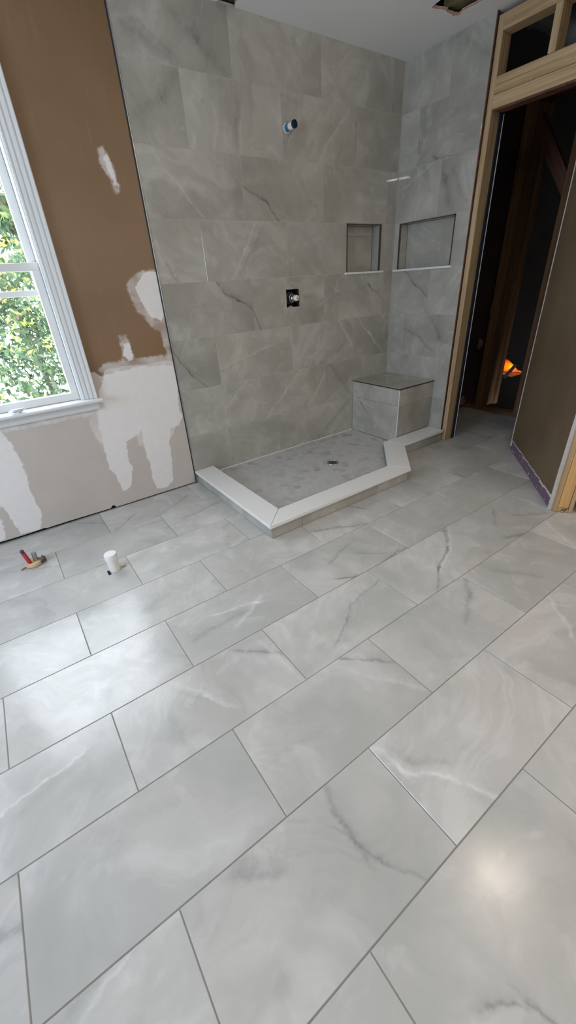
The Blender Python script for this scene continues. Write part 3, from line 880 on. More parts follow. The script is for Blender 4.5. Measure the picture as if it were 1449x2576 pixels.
HF = 0.0508; HR = (HF - .0028) / math.sqrt(3)
hexes = []
rr = random.Random(3)
for j in range(0, 22):
    for i in range(-1, 32):
        cx = 2.175 + i * HF + (HF / 2 if j % 2 else 0); cy = -.025 - j * HF * math.sqrt(3) / 2
        poly = [(cx + HR * math.cos(math.radians(30 + 60 * k)), cy + HR * math.sin(math.radians(30 + 60 * k))) for k in range(6)]
        full = poly
        poly = clip(poly, 1, 0, 2.166); poly = clip(poly, 0, 1, -.880) if len(poly) > 2 else []
        if len(poly) > 2: poly = clip(poly, -1, 0, -3.5725)
        if len(poly) > 2: poly = clip(poly, 0, -1, .0115)
        if len(poly) > 2:
            if cx < 3.42:
                dx, dy = .33, .345; L_ = math.hypot(dx, dy); nx, ny = -dy / L_, dx / L_
                poly = clip(poly, nx, ny, 3.092 * nx + -.878 * ny)
            else: poly = clip(poly, 0, 1, -.535)
        if len(poly) < 3: continue
        ar = abs(sum(poly[k][0] * poly[(k + 1) % len(poly)][1] - poly[(k + 1) % len(poly)][0] * poly[k][1] for k in range(len(poly)))) / 2
        if ar < 2e-5: continue
        dist = (Vector((cx, cy, ZS)) - CAM).length
        tone = min(1, max(0, rr.gauss(.62, .22)))
        hexes.append((ar / dist ** 2, cx, cy, poly, len(poly) == 6 and ar > .0019, tone))
hexes.sort(key=lambda h: -h[0])
hexme = None
for _, cx, cy, poly, isfull, tone in hexes[:300]:
    if isfull and hexme: me = hexme
    else:
        bm = bmesh.new(); prism(bm, [(x - cx, y - cy) for x, y in poly], -.006, 0); me = tomesh('hex_tile', bm)
        if isfull: hexme = me
    o = link('hex_tile', me, M['hex'], sfloor); o.location = Vector((cx, cy, ZS)) - Vector(sfloor.location); o['tone'] = tone
bm = bmesh.new(); tones = []
for _, cx, cy, poly, isfull, tone in hexes[300:]:
    prism(bm, poly, ZS - .006, ZS); tones += [tone] * (len(poly) * 2)
me = tomesh('hex_tiles_far', bm); a = me.attributes.new('tone', 'FLOAT', 'POINT'); a.data.foreach_set('value', np.array(tones, np.float32))
o = link('far_hex_tile', me, M['hex_far'], sfloor); o.location = -Vector(sfloor.location); o['kind'] = 'stuff'
# caulk line round the pan
box('caulk', (2.166, -.0135, ZS - .001), (3.572, -.0095, ZS + .004), M['quartz'], sfloor)

# drain
drain = empty('shower_drain', (2.928, -.488, ZS), label='round dark metal drain grate set in the mosaic shower floor', category='drain')
lathe('drain_ring', [(.0, .0005), (.035, .0005), (.036, .003), (.042, .003), (.043, .0), (0, -.004)], M['steel'], drain, (2.928, -.488, ZS))
bm = bmesh.new()
for rad, cnt in ((.012, 4), (.024, 8)):
    for i in range(cnt):
        a0 = 2 * math.pi * i / cnt + .12; a1 = 2 * math.pi * (i + 1) / cnt - .12
        pts = [((rad - .0035) * math.cos(a0 + (a1 - a0) * t / 4), (rad - .0035) * math.sin(a0 + (a1 - a0) * t / 4)) for t in range(5)]
        pts += [((rad + .0035) * math.cos(a1 - (a1 - a0) * t / 4), (rad + .0035) * math.sin(a1 - (a1 - a0) * t / 4)) for t in range(5)]
        prism(bm, pts, .0004, .0012)
o = link('grate_slot', tomesh('grate_slot', bm), M['black'], drain)

# ================================================================== BENCH
BX, BY_, BZ = 3.575, -0.530, 0.474
bench = empty('shower_bench', (3.78, -.27, 0), label='square tiled corner bench seat in the shower', category='bench')
bm = bmesh.new(); prism(bm, [(BX + .009, -.0105), (BX + .009, BY_ + .009), (3.989, BY_ + .009), (3.989, -.0105)], 0.004, BZ)
o = link('core', tomesh('core', bm), M['grout_light'], bench); o.location = -Vector(bench.location)
BTs = []
frB = ((BX, 0, 0), (0, -1, 0), (0, 0, 1)); frS = ((0, BY_, 0), (1, 0, 0), (0, 0, 1))
for (a, z0, b, z1) in ((.011, ZS, .529, .345), (.011, .345, .20, BZ), (.20, .345, .529, BZ)):
    BTs.append(tile(bench, M['tile_wall'], (a, z0, b, z1), frB, (), .008, inset=.0006))
veins(BTs, [([(903, 1006), (919, 1030)], .02, .6), ([(893, 1000), (930, 1022)], .012, -.5)], (0, BX), frB)
S_ = []
for (a, z0, b, z1) in ((BX + .001, .096, 3.70, .345), (3.70, .096, 3.989, .345), (BX + .001, .345, 3.82, BZ), (3.82, .345, 3.989, BZ)):
    S_.append(tile(bench, M['tile_wall'], (a, z0, b, z1), frS, (), .008, inset=.0006))
frT = ((0, 0, BZ + .012), (1, 0, 0), (0, 1, 0))
T_ = [tile(bench, M['tile_wall'], (BX - .002, BY_ - .002, 3.989, -.0105), frT, (), .011, inset=.0004, name='seat_tile')]
finish_tiles(BTs + S_ + T_)
box('edge_trim', (BX - .004, BY_ - .004, BZ), (3.989, BY_ + .004, BZ + .0095), M['dark_metal'], bench)
box('edge_trim', (BX - .004, BY_ + .0045, BZ), (BX + .004, -.0105, BZ + .0095), M['dark_metal'], bench)
box('corner_trim', (BX - .0015, BY_ - .0015, .096), (BX + .003, BY_ + .003, BZ), M['quartz'], bench)

# ================================================================== DOORWAY FRAME (right)
frame = empty('door_framing', (4.04, -.70, 0), label='bare pine stud and header framing around the dark doorway', category='framing')
beam('post', (4.046, -.6785, 0.001), (4.046, -.6785, ZC - .02), .088, .036, M['pine'], frame)
for i, x in enumerate((4.0955, 4.1035, 4.1115, 4.1195)):
    box('channel', (x, -.700, .001), (x + .0055, -.664, 2.066), M['black_rubber'], frame)
    box('metal_strip', (x + .0055, -.6985, .001), (x + .0078, -.6645, 2.066), M['steel'], frame)
box('metal_strip', (4.1278, -.702, .001), (4.1325, -.664, 2.066), M['trim_white'], frame)
ye = -1.34
beam('header_board', (4.036, -.700, 2.1005), (4.036, ye, 2.1005), .088, .063, M['pine'], frame, up=(1, 0, 0))
beam('header_board', (4.036, -.700, 2.152), (4.036, ye, 2.152), .092, .038, M['pine'], frame, up=(1, 0, 0))
beam('header_board', (4.036, -.700, 2.191), (4.036, ye, 2.191), .086, .038, M['pine'], frame, up=(1, 0, 0))
box('casing_strip', (4.00, ye, 2.060), (4.075, -.72, 2.068), M['red_wood'], frame)
beam('cripple_stud', (4.036, -1.000, 2.211), (4.036, -1.000, 2.392), .088, .038, M['pine'], frame, up=(1, 0, 0))
beam('top_plate', (4.036, -.700, 2.426), (4.036, ye, 2.426), .090, .068, M['pine'], frame, up=(1, 0, 0))

# ================================================================== DIAGONAL WALL
A = Vector((4.194, -1.159, 0)); B = Vector((3.459, -1.804, 0)); T = (B - A).normalized(); LW = (B - A).length
Nn = Vector((-T[1], T[0], 0))
if (CAM - A).dot(Nn) < 0: Nn = -Nn


def on_diag(o):
    o.matrix_world = Matrix(((T[0], Nn[0], 0, A[0]), (T[1], Nn[1], 0, A[1]), (0, 0, 1, 0), (0, 0, 0, 1)))


bm = bmesh.new(); add_box(bm, (0.01, -.014, .082), (LW - .015, .0, ZC))
wd = link('wall_diagonal', tomesh('wall_diagonal', bm), M['brown_board'], kind='structure'); on_diag(wd)
bm = bmesh.new(); add_box(bm, (0.005, -.020, .0), (LW - .01, -.006, .0815))
o = link('torn_base_strip', tomesh('torn_base_strip', bm), M['purple'], wd, label='purple torn board strip along the floor')
bm = bmesh.new()


def bead(bm, x_of, wd_, z0, z1, n, seed, y=.0015):
    v = []
    for i in range(n + 1):
        z = z0 + (z1 - z0) * i / n; j = mnoise.noise(Vector((seed, z * 7, 0))) * .005 + mnoise.noise(Vector((seed, z * 31, 0))) * .002
        a, b = x_of + j * .4, x_of + wd_ + j
        v.append([bm.verts.new((a, -.013, z)), bm.verts.new((a, y, z)), bm.verts.new((b, y * .8, z)), bm.verts.new((b, -.013, z))])
    for p, q in zip(v, v[1:]):
        for k in range(4): bm.faces.new((p[k], p[(k + 1) % 4], q[(k + 1) % 4], q[k]))
    bm.faces.new(v[0]); bm.faces.new(v[-1][::-1])


bead(bm, -.006, .016, .03, ZC, 60, 1.3); o = link('compound_edge', tomesh('compound_edge', bm), M['compound'], wd)
bm = bmesh.new(); bead(bm, LW - .020, .020, .0, ZC, 60, 5.3); o = link('compound_edge', tomesh('compound_edge', bm), M['compound'], wd)
bm = bmesh.new()
for i in range(34):
    x = .02 + (LW - .05) * i / 33; z = .083 + random.uniform(-.004, .004); h = random.uniform(.002, .008) * (2 if i > 24 else 1)
    add_box(bm, (x - .012, -.004, z - h), (x + .012, .0025, z + .001))
o = link('torn_paper', tomesh('torn_paper', bm), M['compound'], wd); o['kind'] = 'stuff'
# studs behind the left end of the diagonal wall, seen as dark reddish edge
bm = bmesh.new(); add_box(bm, (0.006, -.105, .0), (.045, -.021, ZC))
o = link('end_stud', tomesh('end_stud', bm), M['red_wood'], wd)
# corner stud at the near end
cs = empty('corner_stud', (3.48, -1.86, 0), label='orange pine corner stud at the right edge of the photo', category='stud')
C1 = Vector((3.452, -1.824, 0)); D1 = Vector((3.505, -1.902, 0)); dd = (D1 - C1).normalized(); nd = Vector((dd[1], -dd[0], 0))
if (CAM - C1).dot(nd) < 0: nd = -nd


def stud2(nm, a, b, depth, z0, z1, mat, off=0.0, **kw):
    p = C1 + dd * a; q = C1 + dd * b; mid = (p + q) / 2 - nd * (depth / 2) + nd * off
    return beam(nm, (mid[0], mid[1], z0), (mid[0], mid[1], z1), b - a, depth, mat, cs, up=dd, **kw)


stud2('stud', 0.0, .024, .04, .003, ZC - .01, M['pine'])
stud2('stud', .0255, .078, .04, .028, ZC - .01, M['pine_orange'], -.002)
stud2('stud', .0795, .100, .04, .003, ZC - .01, M['pine'], .004)
stud2('base_block', .022, .0785, .05, .002, .027, M['pine'], .004)
lathe('nail', [(0, 0), (.0022, 0), (.0022, .03), (0, .03)], M['black_rubber'], cs, C1 + dd * .045 + nd * .006 + Vector((0, 0, .016)), nd + Vector((0, 0, .8)), seg=8)
lathe('nail', [(0, 0), (.0022, 0), (.0022, .026), (0, .026)], M['black_rubber'], cs, C1 + dd * .060 + nd * .006 + Vector((0, 0, .014)), nd + Vector((.5, 0, 1)), seg=8)
# wall beyond the stud, running toward the camera side
wr2 = box('wall_near_right', (3.535, -4.6, .10), (3.56, -1.93, ZC), M['brown_board'], kind='structure')
box('torn_base_strip', (3.538, -4.6, 0.0), (3.56, -1.925, .098), M['purple'], wr2)
bm = bmesh.new(); rr = random.Random(5)
for i in range(14):
    x, y, z, s_ = rr.uniform(3.515, 3.54), rr.uniform(-1.98, -1.915), rr.uniform(.01, .14), rr.uniform(.006, .014)
    add_box(bm, (x - s_ * .5, y - s_, z - s_), (x + s_ * .5, y + s_, z + s_ * rr.uniform(.4, 1.2)))
o = link('torn_board_edge', tomesh('torn_board_edge', bm), M['compound'], wr2); o['kind'] = 'stuff'

# ================================================================== CLOSET / ATTIC BEYOND THE DOORWAY
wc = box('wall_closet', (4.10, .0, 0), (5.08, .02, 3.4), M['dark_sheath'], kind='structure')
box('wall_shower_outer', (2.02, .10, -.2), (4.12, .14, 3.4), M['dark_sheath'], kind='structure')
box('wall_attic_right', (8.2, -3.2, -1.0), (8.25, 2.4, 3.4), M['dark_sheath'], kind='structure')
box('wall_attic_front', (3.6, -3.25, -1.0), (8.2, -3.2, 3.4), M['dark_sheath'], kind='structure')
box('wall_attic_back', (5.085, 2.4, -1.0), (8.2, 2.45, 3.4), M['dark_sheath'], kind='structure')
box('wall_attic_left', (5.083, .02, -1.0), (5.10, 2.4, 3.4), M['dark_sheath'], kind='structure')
box('wall_light_stop_side', (3.45, -3.25, 2.70), (3.5, .10, 3.4), M['dark_sheath'], kind='structure')  # unseen sheet added to keep sky light out of the attic
box('wall_light_stop_end', (3.5, -3.25, 2.70), (3.6, -3.2, 3.4), M['dark_sheath'], kind='structure')  # added to close the leftover corner gap against sky light
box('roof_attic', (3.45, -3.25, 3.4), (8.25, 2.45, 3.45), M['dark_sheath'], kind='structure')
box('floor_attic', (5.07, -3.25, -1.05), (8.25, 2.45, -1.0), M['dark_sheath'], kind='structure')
# closet far partition with studs, left bay filled
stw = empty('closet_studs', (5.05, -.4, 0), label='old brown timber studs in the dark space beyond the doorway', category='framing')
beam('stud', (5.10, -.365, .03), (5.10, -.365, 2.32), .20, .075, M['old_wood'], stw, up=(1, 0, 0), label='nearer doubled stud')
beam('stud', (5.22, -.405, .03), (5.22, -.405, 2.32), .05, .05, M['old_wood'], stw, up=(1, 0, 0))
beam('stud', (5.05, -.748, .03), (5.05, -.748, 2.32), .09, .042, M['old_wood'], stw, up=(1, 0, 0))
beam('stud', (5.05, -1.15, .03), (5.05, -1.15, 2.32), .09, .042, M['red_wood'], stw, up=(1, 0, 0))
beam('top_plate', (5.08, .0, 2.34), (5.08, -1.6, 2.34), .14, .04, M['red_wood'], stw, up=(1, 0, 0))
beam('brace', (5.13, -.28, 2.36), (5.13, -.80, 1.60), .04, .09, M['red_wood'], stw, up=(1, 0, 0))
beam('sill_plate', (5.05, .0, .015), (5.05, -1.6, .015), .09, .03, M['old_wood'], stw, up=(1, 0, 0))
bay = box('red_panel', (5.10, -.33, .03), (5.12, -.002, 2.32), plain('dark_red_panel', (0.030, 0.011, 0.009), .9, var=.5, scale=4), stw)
# insulation scraps


def blob(name, loc, r, mat, seed, sq=(1, 1, .7), sub=2, **props):
    bm = bmesh.new(); bmesh.ops.create_icosphere(bm, subdivisions=sub, radius=1)
    for v in bm.verts:
        k = 1 + .7 * mnoise.noise(v.co * 1.9 + Vector((seed, 0, 0))) + .45 * mnoise.noise(v.co * 4 + Vector((seed, 3, 0)))
        v.co = Vector((v.co.x * sq[0], v.co.y * sq[1], v.co.z * sq[2])) * r * k
    zmin = min(v.co.z for v in bm.verts)
    o = link(name, tomesh(name, bm), mat, None, True, **props)
    o.location = Vector(loc) - Vector((0, 0, zmin if props.get('_s', 1) else 0)); return o


blob('insulation_scrap', (4.92, -.19, .001), .06, M['pink_fluff'], 1, (1, 1, .9), 3, label='lump of pink insulation at the foot of the closet stud', category='insulation')
blob('insulation_scrap', (4.62, -.24, .001), .035, M['pink_fluff'], 4, (1, 1.3, .4), 3, label='small pale insulation scrap on the closet floor near the pocket frame', category='insulation')
blob('insulation_scrap', (5.06, -.235, .55), .03, M['pink_fluff'], 7, (.5, .8, 1.6), 3, label='torn pink insulation tuft hanging low in the left stud bay', category='insulation')
blob('insulation_scrap', (5.06, -.30, .86), .022, M['pink_fluff'], 9, (.6, .6, 2.4), 3, label='torn pink insulation tuft hanging higher in the left stud bay', category='insulation')
# flexible duct above the header


def tube(name, pts, r, mat, parent=None, seg=14, rib=0.0, **props):
    bm = bmesh.new(); rings = []; n = len(pts)
    for i, p in enumerate(pts):
        p = Vector(p); t = (Vector(pts[min(i + 1, n - 1)]) - Vector(pts[max(i - 1, 0)])).normalized()
        u = t.cross(Vector((0, 0, 1))); u = u.normalized() if u.length > .01 else Vector((1, 0, 0)); v = t.cross(u)
        q = r * (1 + (rib if i % 2 else -rib))
        rings.append([bm.verts.new(p + (u * math.cos(2 * math.pi * k / seg) + v * math.sin(2 * math.pi * k / seg)) * q) for k in range(seg)])
    for a_, b_ in zip(rings, rings[1:]):
        for k in range(seg): bm.faces.new((a_[k], a_[(k + 1) % seg], b_[(k + 1) % seg], b_[k]))
    bm.faces.new(rings[0][::-1]); bm.faces.new(rings[-1])
    return link(name, tomesh(name, bm), mat, parent, True, **props)


pts = [(5.3 + .25 * math.sin(t * 1.5), -.05 - 1.1 * t, 2.78 + .16 * math.cos(t * 6)) for t in [i / 40 for i in range(41)]]
tube('flexible_duct', pts, .10, M['duct'], None, rib=.04, label='grey flexible duct hanging in the dark space above the header', category='duct')
# orange daylight glow low in the attic
glow = empty('orange_tarp', (6.5, .1, 0), label='orange tarp glowing with daylight low in the dark attic', category='tarp')
s = NT('backlit_orange_tarp'); P = s.coord()
c = s.mix(s.step(s.noise(P, 9, 3), .35, .65), (0.80, 0.20, 0.02), (1.0, 0.40, 0.07))
tr = s.n('ShaderNodeBsdfTranslucent'); s.l(c, tr.inputs[0]); df = s.n('ShaderNodeBsdfDiffuse'); s.l(c, df.inputs[0])
mx = s.n('ShaderNodeMixShader'); mx.inputs[0].default_value = .75; s.l(df.outputs[0], mx.inputs[1]); s.l(tr.outputs[0], mx.inputs[2]); s.l(mx.outputs[0], s.out.inputs[0])
tmat = s.m


def sheet(poly, x, parent, nm='tarp_sheet'):
    bm = bmesh.new(); k = []
    for (u, v) in poly:
        h = hit(u, v, 0, x); k.append(h)
    a_ = [bm.verts.new((p[0] + .03 * math.sin(5 * p[1]), p[1], p[2])) for p in k]; b_ = [bm.verts.new((v.co.x + .002, v.co.y, v.co.z)) for v in a_]
    bm.faces.new(a_); bm.faces.new(b_[::-1])
    for i in range(len(a_)): bm.faces.new((a_[i], a_[(i + 1) % len(a_)], b_[(i + 1) % len(a_)], b_[i]))
    o = link(nm, tomesh(nm, bm), tmat, parent); o.location = -Vector(parent.location); return o


sheet([(1247, 918), (1253, 900), (1268, 903), (1276, 906), (1292, 921), (1300, 931), (1312, 934), (1310, 941), (1284, 949), (1266, 944), (1246, 942)], 6.5, glow)
p1 = hit(1278, 925, 0, 6.5)
al = area('attic_daylight', (6.62, float(p1[1]) + .02, float(p1[2]) + .02), (-1, -.06, 0), .34, .07, 1.1, (1, .75, .45)); al.data.spread = math.radians(60)
q = lambda u, v, x: tuple(hit(u, v, 0, x))
beam('truss_web', q(1265, 890, 6.3), q(1258, 950, 6.3), .03, .04, M['black'], glow, up=(1, 0, 0))
beam('truss_web', q(1300, 915, 6.3), q(1268, 950, 6.3), .03, .035, M['black'], glow, up=(1, 0, 0))
beam('truss_wire', q(1244, 934, 6.32), q(1312, 938, 6.32), .01, .006, M['black'], glow, up=(1, 0, 0), bevel=0)

# ================================================================== CEILING with two torn openings
hole1 = [(2.577, -.003), (2.60, -.05), (2.62, -.085), (2.66, -.09), (2.676, -.078), (2.668, -.06), (2.690, -.003)]
hole2 = [(3.630, -.490), (3.727, -.512), (3.815, -.495), (3.838, -.515), (3.822, -.56), (3.828, -.66), (3.84, -.85), (3.66, -.88), (3.62, -.70), (3.615, -.56)]


def ceiling():
    outer = [(XL, .02), (4.08, .02), (4.08, -1.30), (3.56, -1.80), (3.56, -4.6), (XL, -4.6)]
    bm = bmesh.new()
    jag = []
    for h, seed in ((hole1, 1), (hole2, 2)):
        q = []
        for i in range(len(h)):
            a, b = Vector(h[i]), Vector(h[(i + 1) % len(h)])
            for t in range(3):
                p = a.lerp(b, t / 3)
                if t and not (h is hole1 and a.y > -.01 and b.y > -.01): p = p + Vector((random.uniform(-.005, .005), random.uniform(-.005, .005)))
                q.append((p.x, p.y))
        jag.append(q)
    loops = [[Vector((x, y, 0)) for x, y in outer]] + [[Vector((x, y, 0)) for x, y in q] for q in jag]
    tri = tessellate_polygon(loops)
    flat = [p for l in loops for p in l]
    for z in (ZC, ZC + .013):
        v = [bm.verts.new((p.x, p.y, z)) for p in flat]
        for t in tri: bm.faces.new([v[i] for i in t])
        if z == ZC: base = v
        else:
            st = 0
            for l in loops:
                n = len(l)
                for i in range(n): bm.faces.new((base[st + i], base[st + (i + 1) % n], v[st + (i + 1) % n], v[st + i]))
                st += n
    return tomesh('ceiling', bm), jag


cme, jags = ceiling()
ceil = link('ceiling', cme, M['ceiling'], kind='structure')
M['torn'] = plain('torn_gypsum', (0.40, 0.24, 0.20), .95, var=.5, bump=.6, scale=90)
for q in jags:
    bm = bmesh.new(); n = len(q); cx = sum(p[0] for p in q) / n; cy = sum(p[1] for p in q) / n
    r0, r1 = [], []
    for i, (x, y) in enumerate(q):
        k = 1 - random.uniform(.02, .12)
        r0.append(bm.verts.new((x, y, ZC + .001))); r1.append(bm.verts.new((cx + (x - cx) * k, cy + (y - cy) * k, ZC + .010)))
    for i in range(n): bm.faces.new((r0[i], r0[(i + 1) % n], r1[(i + 1) % n], r1[i]))
    link('torn_rim', tomesh('torn_rim', bm), M['torn'], ceil)
box('attic_joist', (2.50, -.16, ZC + .04), (2.85, -.075, ZC + .20), M['red_wood'], ceil)
box('attic_joist', (2.50, -.040, ZC + .02), (2.85, .0, ZC + .12), M['old_wood'], ceil)
box('insulation_batt', (3.78, -1.0, ZC + .03), (3.97, -.45, ZC + .16), plain('olive_insulation', (0.17, 0.13, 0.06), 1.0, var=.5, bump=1, scale=50), ceil)
box('roof_cover', (XL, -4.6, ZC + .25), (4.08, .03, ZC + .27), M['black'], ceil)
box('roof_cover', (XL, .0, ZC + .015), (4.08, .15, ZC + .25), M['black'], ceil)
box('corner_caulk', (3.984, -.0125, ZS), (3.9895, -.0105, ZC), M['grout_light'], wall_right)

# ================================================================== WINDOW
win = empty('window_1', (0.93, 0.0, .70), kind='structure')


def wbox(nm, lo, hi, mat='trim_white', bevel=.0015, parent=win, **k):
    return box(nm, lo, hi, M[mat], parent, bevel, **k)


def moulding(nm, prof, p0, p1, U, V, parent):
    """extrude profile (u,v) along p0->p1"""
    bm = bmesh.new(); U, V = Vector(U), Vector(V); a_ = [bm.verts.new(Vector(p0) + U * u + V * v) for u, v in prof]; b_ = [bm.verts.new(Vector(p1) + U * u + V * v) for u, v in prof]
    bm.faces.new(a_); bm.faces.new(b_[::-1])
    for i in range(len(prof)): bm.faces.new((a_[i], a_[(i + 1) % len(prof)], b_[(i + 1) % len(prof)], b_[i]))
    o = link(nm, tomesh(nm, bm), M['trim_white'], parent); o.location = -Vector(parent.location); return o


cp = [(0, 0), (0, .010), (.008, .013), (.012, .009), (.016, .009), (.019, .014), (.030, .0155), (.034, .011), (.038, .011), (.042, .017), (.054, .020), (.058, .015), (.062, .015), (.066, .022), (.076, .024), (.080, .020), (.080, 0)]
moulding('casing', cp, (WX1 - .003, 0, .7245), (WX1 - .003, 0, WZ1 + .078), (1, 0, 0), (0, -1, 0), win)
moulding('casing', cp, (WX0 + .003, 0, .7245), (WX0 + .003, 0, WZ1 + .078), (-1, 0, 0), (0, -1, 0), win)
moulding('casing', cp, (WX0 + .003, 0, WZ1 - .003), (WX1 - .003, 0, WZ1 - .003), (0, 0, 1), (0, -1, 0), win)
moulding('stool', [(-.054, .0), (-.058, .004), (-.059, .010), (-.057, .016), (-.052, .020), (.050, .020), (.050, 0)], (WX0 - .11, 0, .7035), (1.531, 0, .7035), (0, 1, 0), (0, 0, 1), win)
moulding('apron', [(0, 0), (-.014, .004), (-.017, .012), (-.017, .044), (0, .0485)], (WX0 - .09, -.001, .6545), (1.508, -.001, .6545), (0, 1, 0), (0, 0, 1), win)
wbox('jamb', (WX1 - .010, .001, .7235), (WX1 + .010, .15, WZ1)); wbox('jamb', (WX0 - .010, .001, .7235), (WX0 + .010, .15, WZ1))
wbox('jamb', (WX0, .001, WZ1 - .012), (WX1, .15, WZ1 + .008)); wbox('exterior_sill', (WX0, .0505, .69), (WX1, .17, .7235))


def sash(y0, y1, z0, z1, bot, top, nm):
    s_ = empty('sash', (0.93, (y0 + y1) / 2, z0)); s_.parent = win; s_.location -= win.location
    base = Vector((0.93, (y0 + y1) / 2, z0))

    def b(n_, lo, hi, mat='trim_white', bv=.002):
        c = Vector([(p + q_) / 2 for p, q_ in zip(lo, hi)]); bm = bmesh.new(); add_box(bm, Vector(lo) - c, Vector(hi) - c, bv)
        o = link(n_, tomesh(n_, bm), M[mat], s_); o.location = c - base; return o
    xl, xr = WX0 + .011, WX1 - .011; st = .038
    b('rail', (xl, y0, z0), (xr, y1, z0 + bot)); b('rail', (xl, y0, z1 - top), (xr, y1, z1))
    b('stile', (xr - st, y0, z0 + bot), (xr, y1, z1 - top)); b('stile', (xl, y0, z0 + bot), (xl + st, y1, z1 - top))
    ym = (y0 + y1) / 2
    b('pane', (xl + st, ym - .002, z0 + bot), (xr - st, ym + .002, z1 - top), 'glass', 0)


sash(.030, .066, .7245, 1.408, .042, .036, 'lower')
sash(.075, .110, 1.262, 2.127, .028, .036, 'upper')
blob('sash_handle', (1.10, -.035, .7240), .020, M['trim_white'], 2, (1.7, .7, .45), 3, label='small rounded white piece lying on the window stool', category='handle')

# ================================================================== OUTSIDE
grd = box('ground', (-14, .3, -4.1), (5.05, 22, -4.0), M['gravel'], kind='structure')
lf = Vector((0, 0, 0))


def tree(name, label, base, crown, n, seed, tone=(0, 1), leaf=.055):
    rr = random.Random(seed)
    root = empty(name, base, label=label, category='tree')
    bx, by, bz = base; cx0, cy0, cz0, rx, ry, rz = crown
    for i in range(7):
        a = rr.uniform(0, 6.28); h = rr.uniform(.4, 1.0)
        tip = Vector((cx0 - bx + rx * .8 * math.cos(a), cy0 - by + ry * .7 * math.sin(a), cz0 - bz + rz * (h * 1.5 - .7)))
        pts = [Vector((0, 0, 0)).lerp(tip, t / 8) + Vector((.06 * math.sin(t * 1.1 + i), .05 * math.cos(t + i), .12 * math.sin(t / 8 * 3.14))) * (1 if t else 0) for t in range(9)]
        tube('branch', pts, .022 if i else .04, M['bark'], root, 8)
    ncl = n // 26
    V_, F_, T_ = [], [], []
    for c in range(ncl):
        while True:
            p = Vector((rr.uniform(-1, 1), rr.uniform(-1, 1), rr.uniform(-1, 1)))
            if p.length < 1: break
        cc = Vector((cx0 - bx + p.x * rx, cy0 - by + p.y * ry, cz0 - bz + p.z * rz)); cr = rr.uniform(.07, .20)
        ct = rr.gauss(.36, .20)
        for _ in range(26):
            d = Vector((rr.gauss(0, 1), rr.gauss(0, 1), rr.gauss(0, .8))) * cr * .6
            u = Vector((rr.gauss(0, 1), rr.gauss(0, 1), rr.gauss(-.5, 1))).normalized(); v = u.cross(Vector((rr.gauss(0, 1), rr.gauss(0, 1), rr.gauss(0, 1)))).normalized()
            L_, W_ = leaf * rr.uniform(.7, 1.3), leaf * rr.uniform(.28, .42); q = cc + d; k = len(V_)
            V_ += [q - u * L_ / 2, q + v * W_ / 2, q + u * L_ / 2, q - v * W_ / 2]; F_.append((k, k + 1, k + 2, k + 3))
            t = min(1, max(0, ct + rr.gauss(0, .16))); T_ += [t] * 4
    me = bpy.data.meshes.new('foliage'); me.from_pydata([tuple(x) for x in V_], [], F_)
    a_ = me.attributes.new('tone', 'FLOAT', 'POINT'); a_.data.foreach_set('value', np.array(T_, np.float32))
    o = link('foliage', me, M['leaf'], root); o['kind'] = 'stuff'
    return root


tree('garden_tree', 'dense green tree filling the lower part of the window view', (1.2, 3.2, -4.0), (1.35, 3.2, .55, 1.1, .5, 1.35), 6800, 11, leaf=.10)
tree('garden_tree', 'yellow green leafy tree seen through the upper sash', (2.3, 4.8, -4.0), (2.3, 4.8, 2.6, 1.3, .7, 1.5), 4600, 12, leaf=.15)
tree('garden_tree', 'thin leafy tree at the left of the window view', (-0.6, 4.4, -4.0), (-0.5, 4.4, 1.5, .9, .6, 1.6), 4000, 13, leaf=.12)

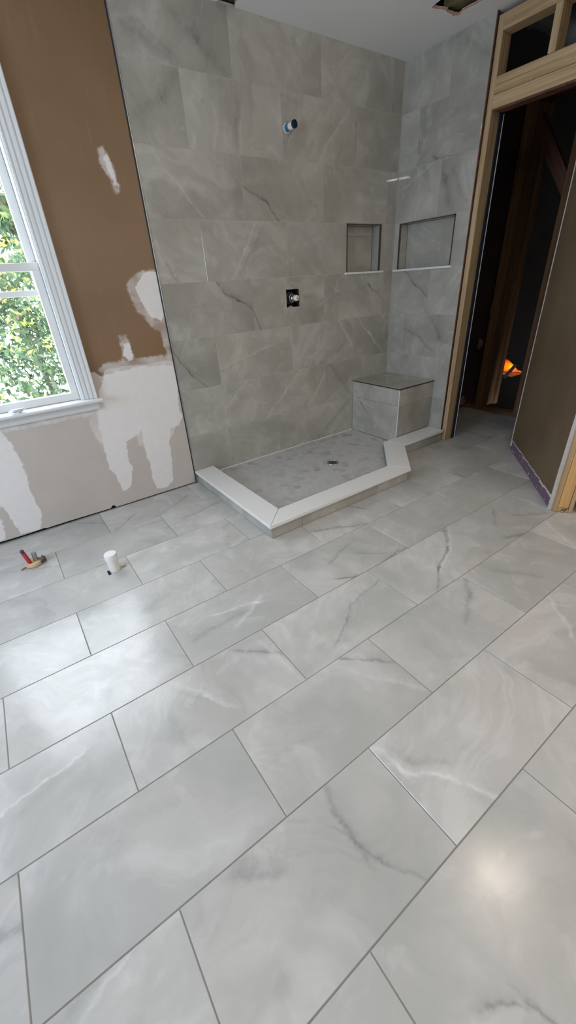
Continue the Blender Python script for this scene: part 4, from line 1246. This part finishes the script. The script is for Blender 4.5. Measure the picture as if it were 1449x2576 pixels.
# ================================================================== PIPES IN THE FLOOR
pv = empty('drain_pipe', (1.243, -.703, 0), label='white capped PVC drain pipe standing up from the floor tiles', category='pipe')
lathe('pipe', [(.028, .0), (.028, .07), (.0, .07)], M['pvc'], pv, (1.243, -.703, 0.0003))
lathe('cap', [(.0, .062), (.0310, .062), (.0315, .066), (.0315, .098), (.029, .101), (0, .101)], M['pvc'], pv, (1.243, -.703, 0))
box('slot_shade_patch', (1.203, -.735, -.001), (1.217, -.693, .0008), M['black'], pv)  # flat black patch painted for the shaded slot; the tile is not cut
blob('torn_putty', (1.285, -.705, .0005), .010, M['compound'], 5, (1.2, .8, .5), 2, label='crumb of putty beside the white drain pipe', category='debris')
sp = empty('supply_pipes', (.893, -.362, 0), label='red and grey supply pipe ends rising through a tan floor flange', category='pipe')
lathe('flange', [(0, .0), (.040, .0), (.044, .006), (.040, .020), (.030, .024), (.026, .018), (0, .016)], M['tan_flange'], sp, (.903, -.362, .0005))
lathe('red_pipe', [(0, 0), (.0105, 0), (.0105, .07), (.009, .072), (0, .070)], M['pex_red'], sp, (.886, -.366, .015), (-.15, 0, 1), seg=18)
lathe('pipe_tip', [(0, 0), (.0095, 0), (.0095, .018), (.006, .022), (0, .022)], M['pex_tip'], sp, (.8755, -.366, .0855), (-.15, 0, 1), seg=16)
lathe('grey_pipe', [(0, 0), (.012, 0), (.012, .045), (.010, .050), (0, .050)], M['pex_grey'], sp, (.915, -.350, .015), (.05, 0, 1), seg=18)
o = box('slot_shade_patch', (.835, -.376, -.001), (.885, -.360, .0008), M['bark'], sp); o.rotation_euler[2] = .5  # flat brown patch standing in for the dark slot beside the flange
blob('torn_collar', (.945, -.368, .0005), .020, M['bark'], 6, (1.0, .9, .8), 2, label='brown torn collar at the right of the supply pipe flange', category='debris')

# ================================================================== OTHER ROOM WALLS (out of view) and lamps
wl = box('wall_left', (XL - .02, -4.6, 0), (XL, .0, ZC), M['wall_plain'], kind='structure')
wrr = box('wall_rear', (XL, -4.62, 0), (3.56, -4.6, ZC), M['wall_plain'], kind='structure')
lf = empty('ceiling_light', (1.22, -2.51, ZC), label='slim linear ceiling light above the camera', category='light')
ang = math.atan2(.318, -.13)
o = box('housing', (1.22 - .19, -2.55, ZC - .018), (1.22 + .19, -2.47, ZC - .0005), M['trim_white'], lf); o.rotation_euler[2] = ang
o = box('diffuser', (1.22 - .17, -2.540, ZC - .026), (1.22 + .17, -2.480, ZC - .0182), M['lamp'], lf); o.rotation_euler[2] = ang
lr = empty('ceiling_light', (2.76, -2.42, ZC), label='round warm ceiling light bowl near the right wall', category='light')
lathe('housing', [(0, -.0005), (.135, -.0005), (.135, -.02), (0, -.02)], M['trim_white'], lr, (2.76, -2.42, ZC))
lathe('bowl', [(.125, -.0205), (.11, -.045), (.065, -.062), (0, -.068)], M['lamp_round'], lr, (2.76, -2.42, ZC))
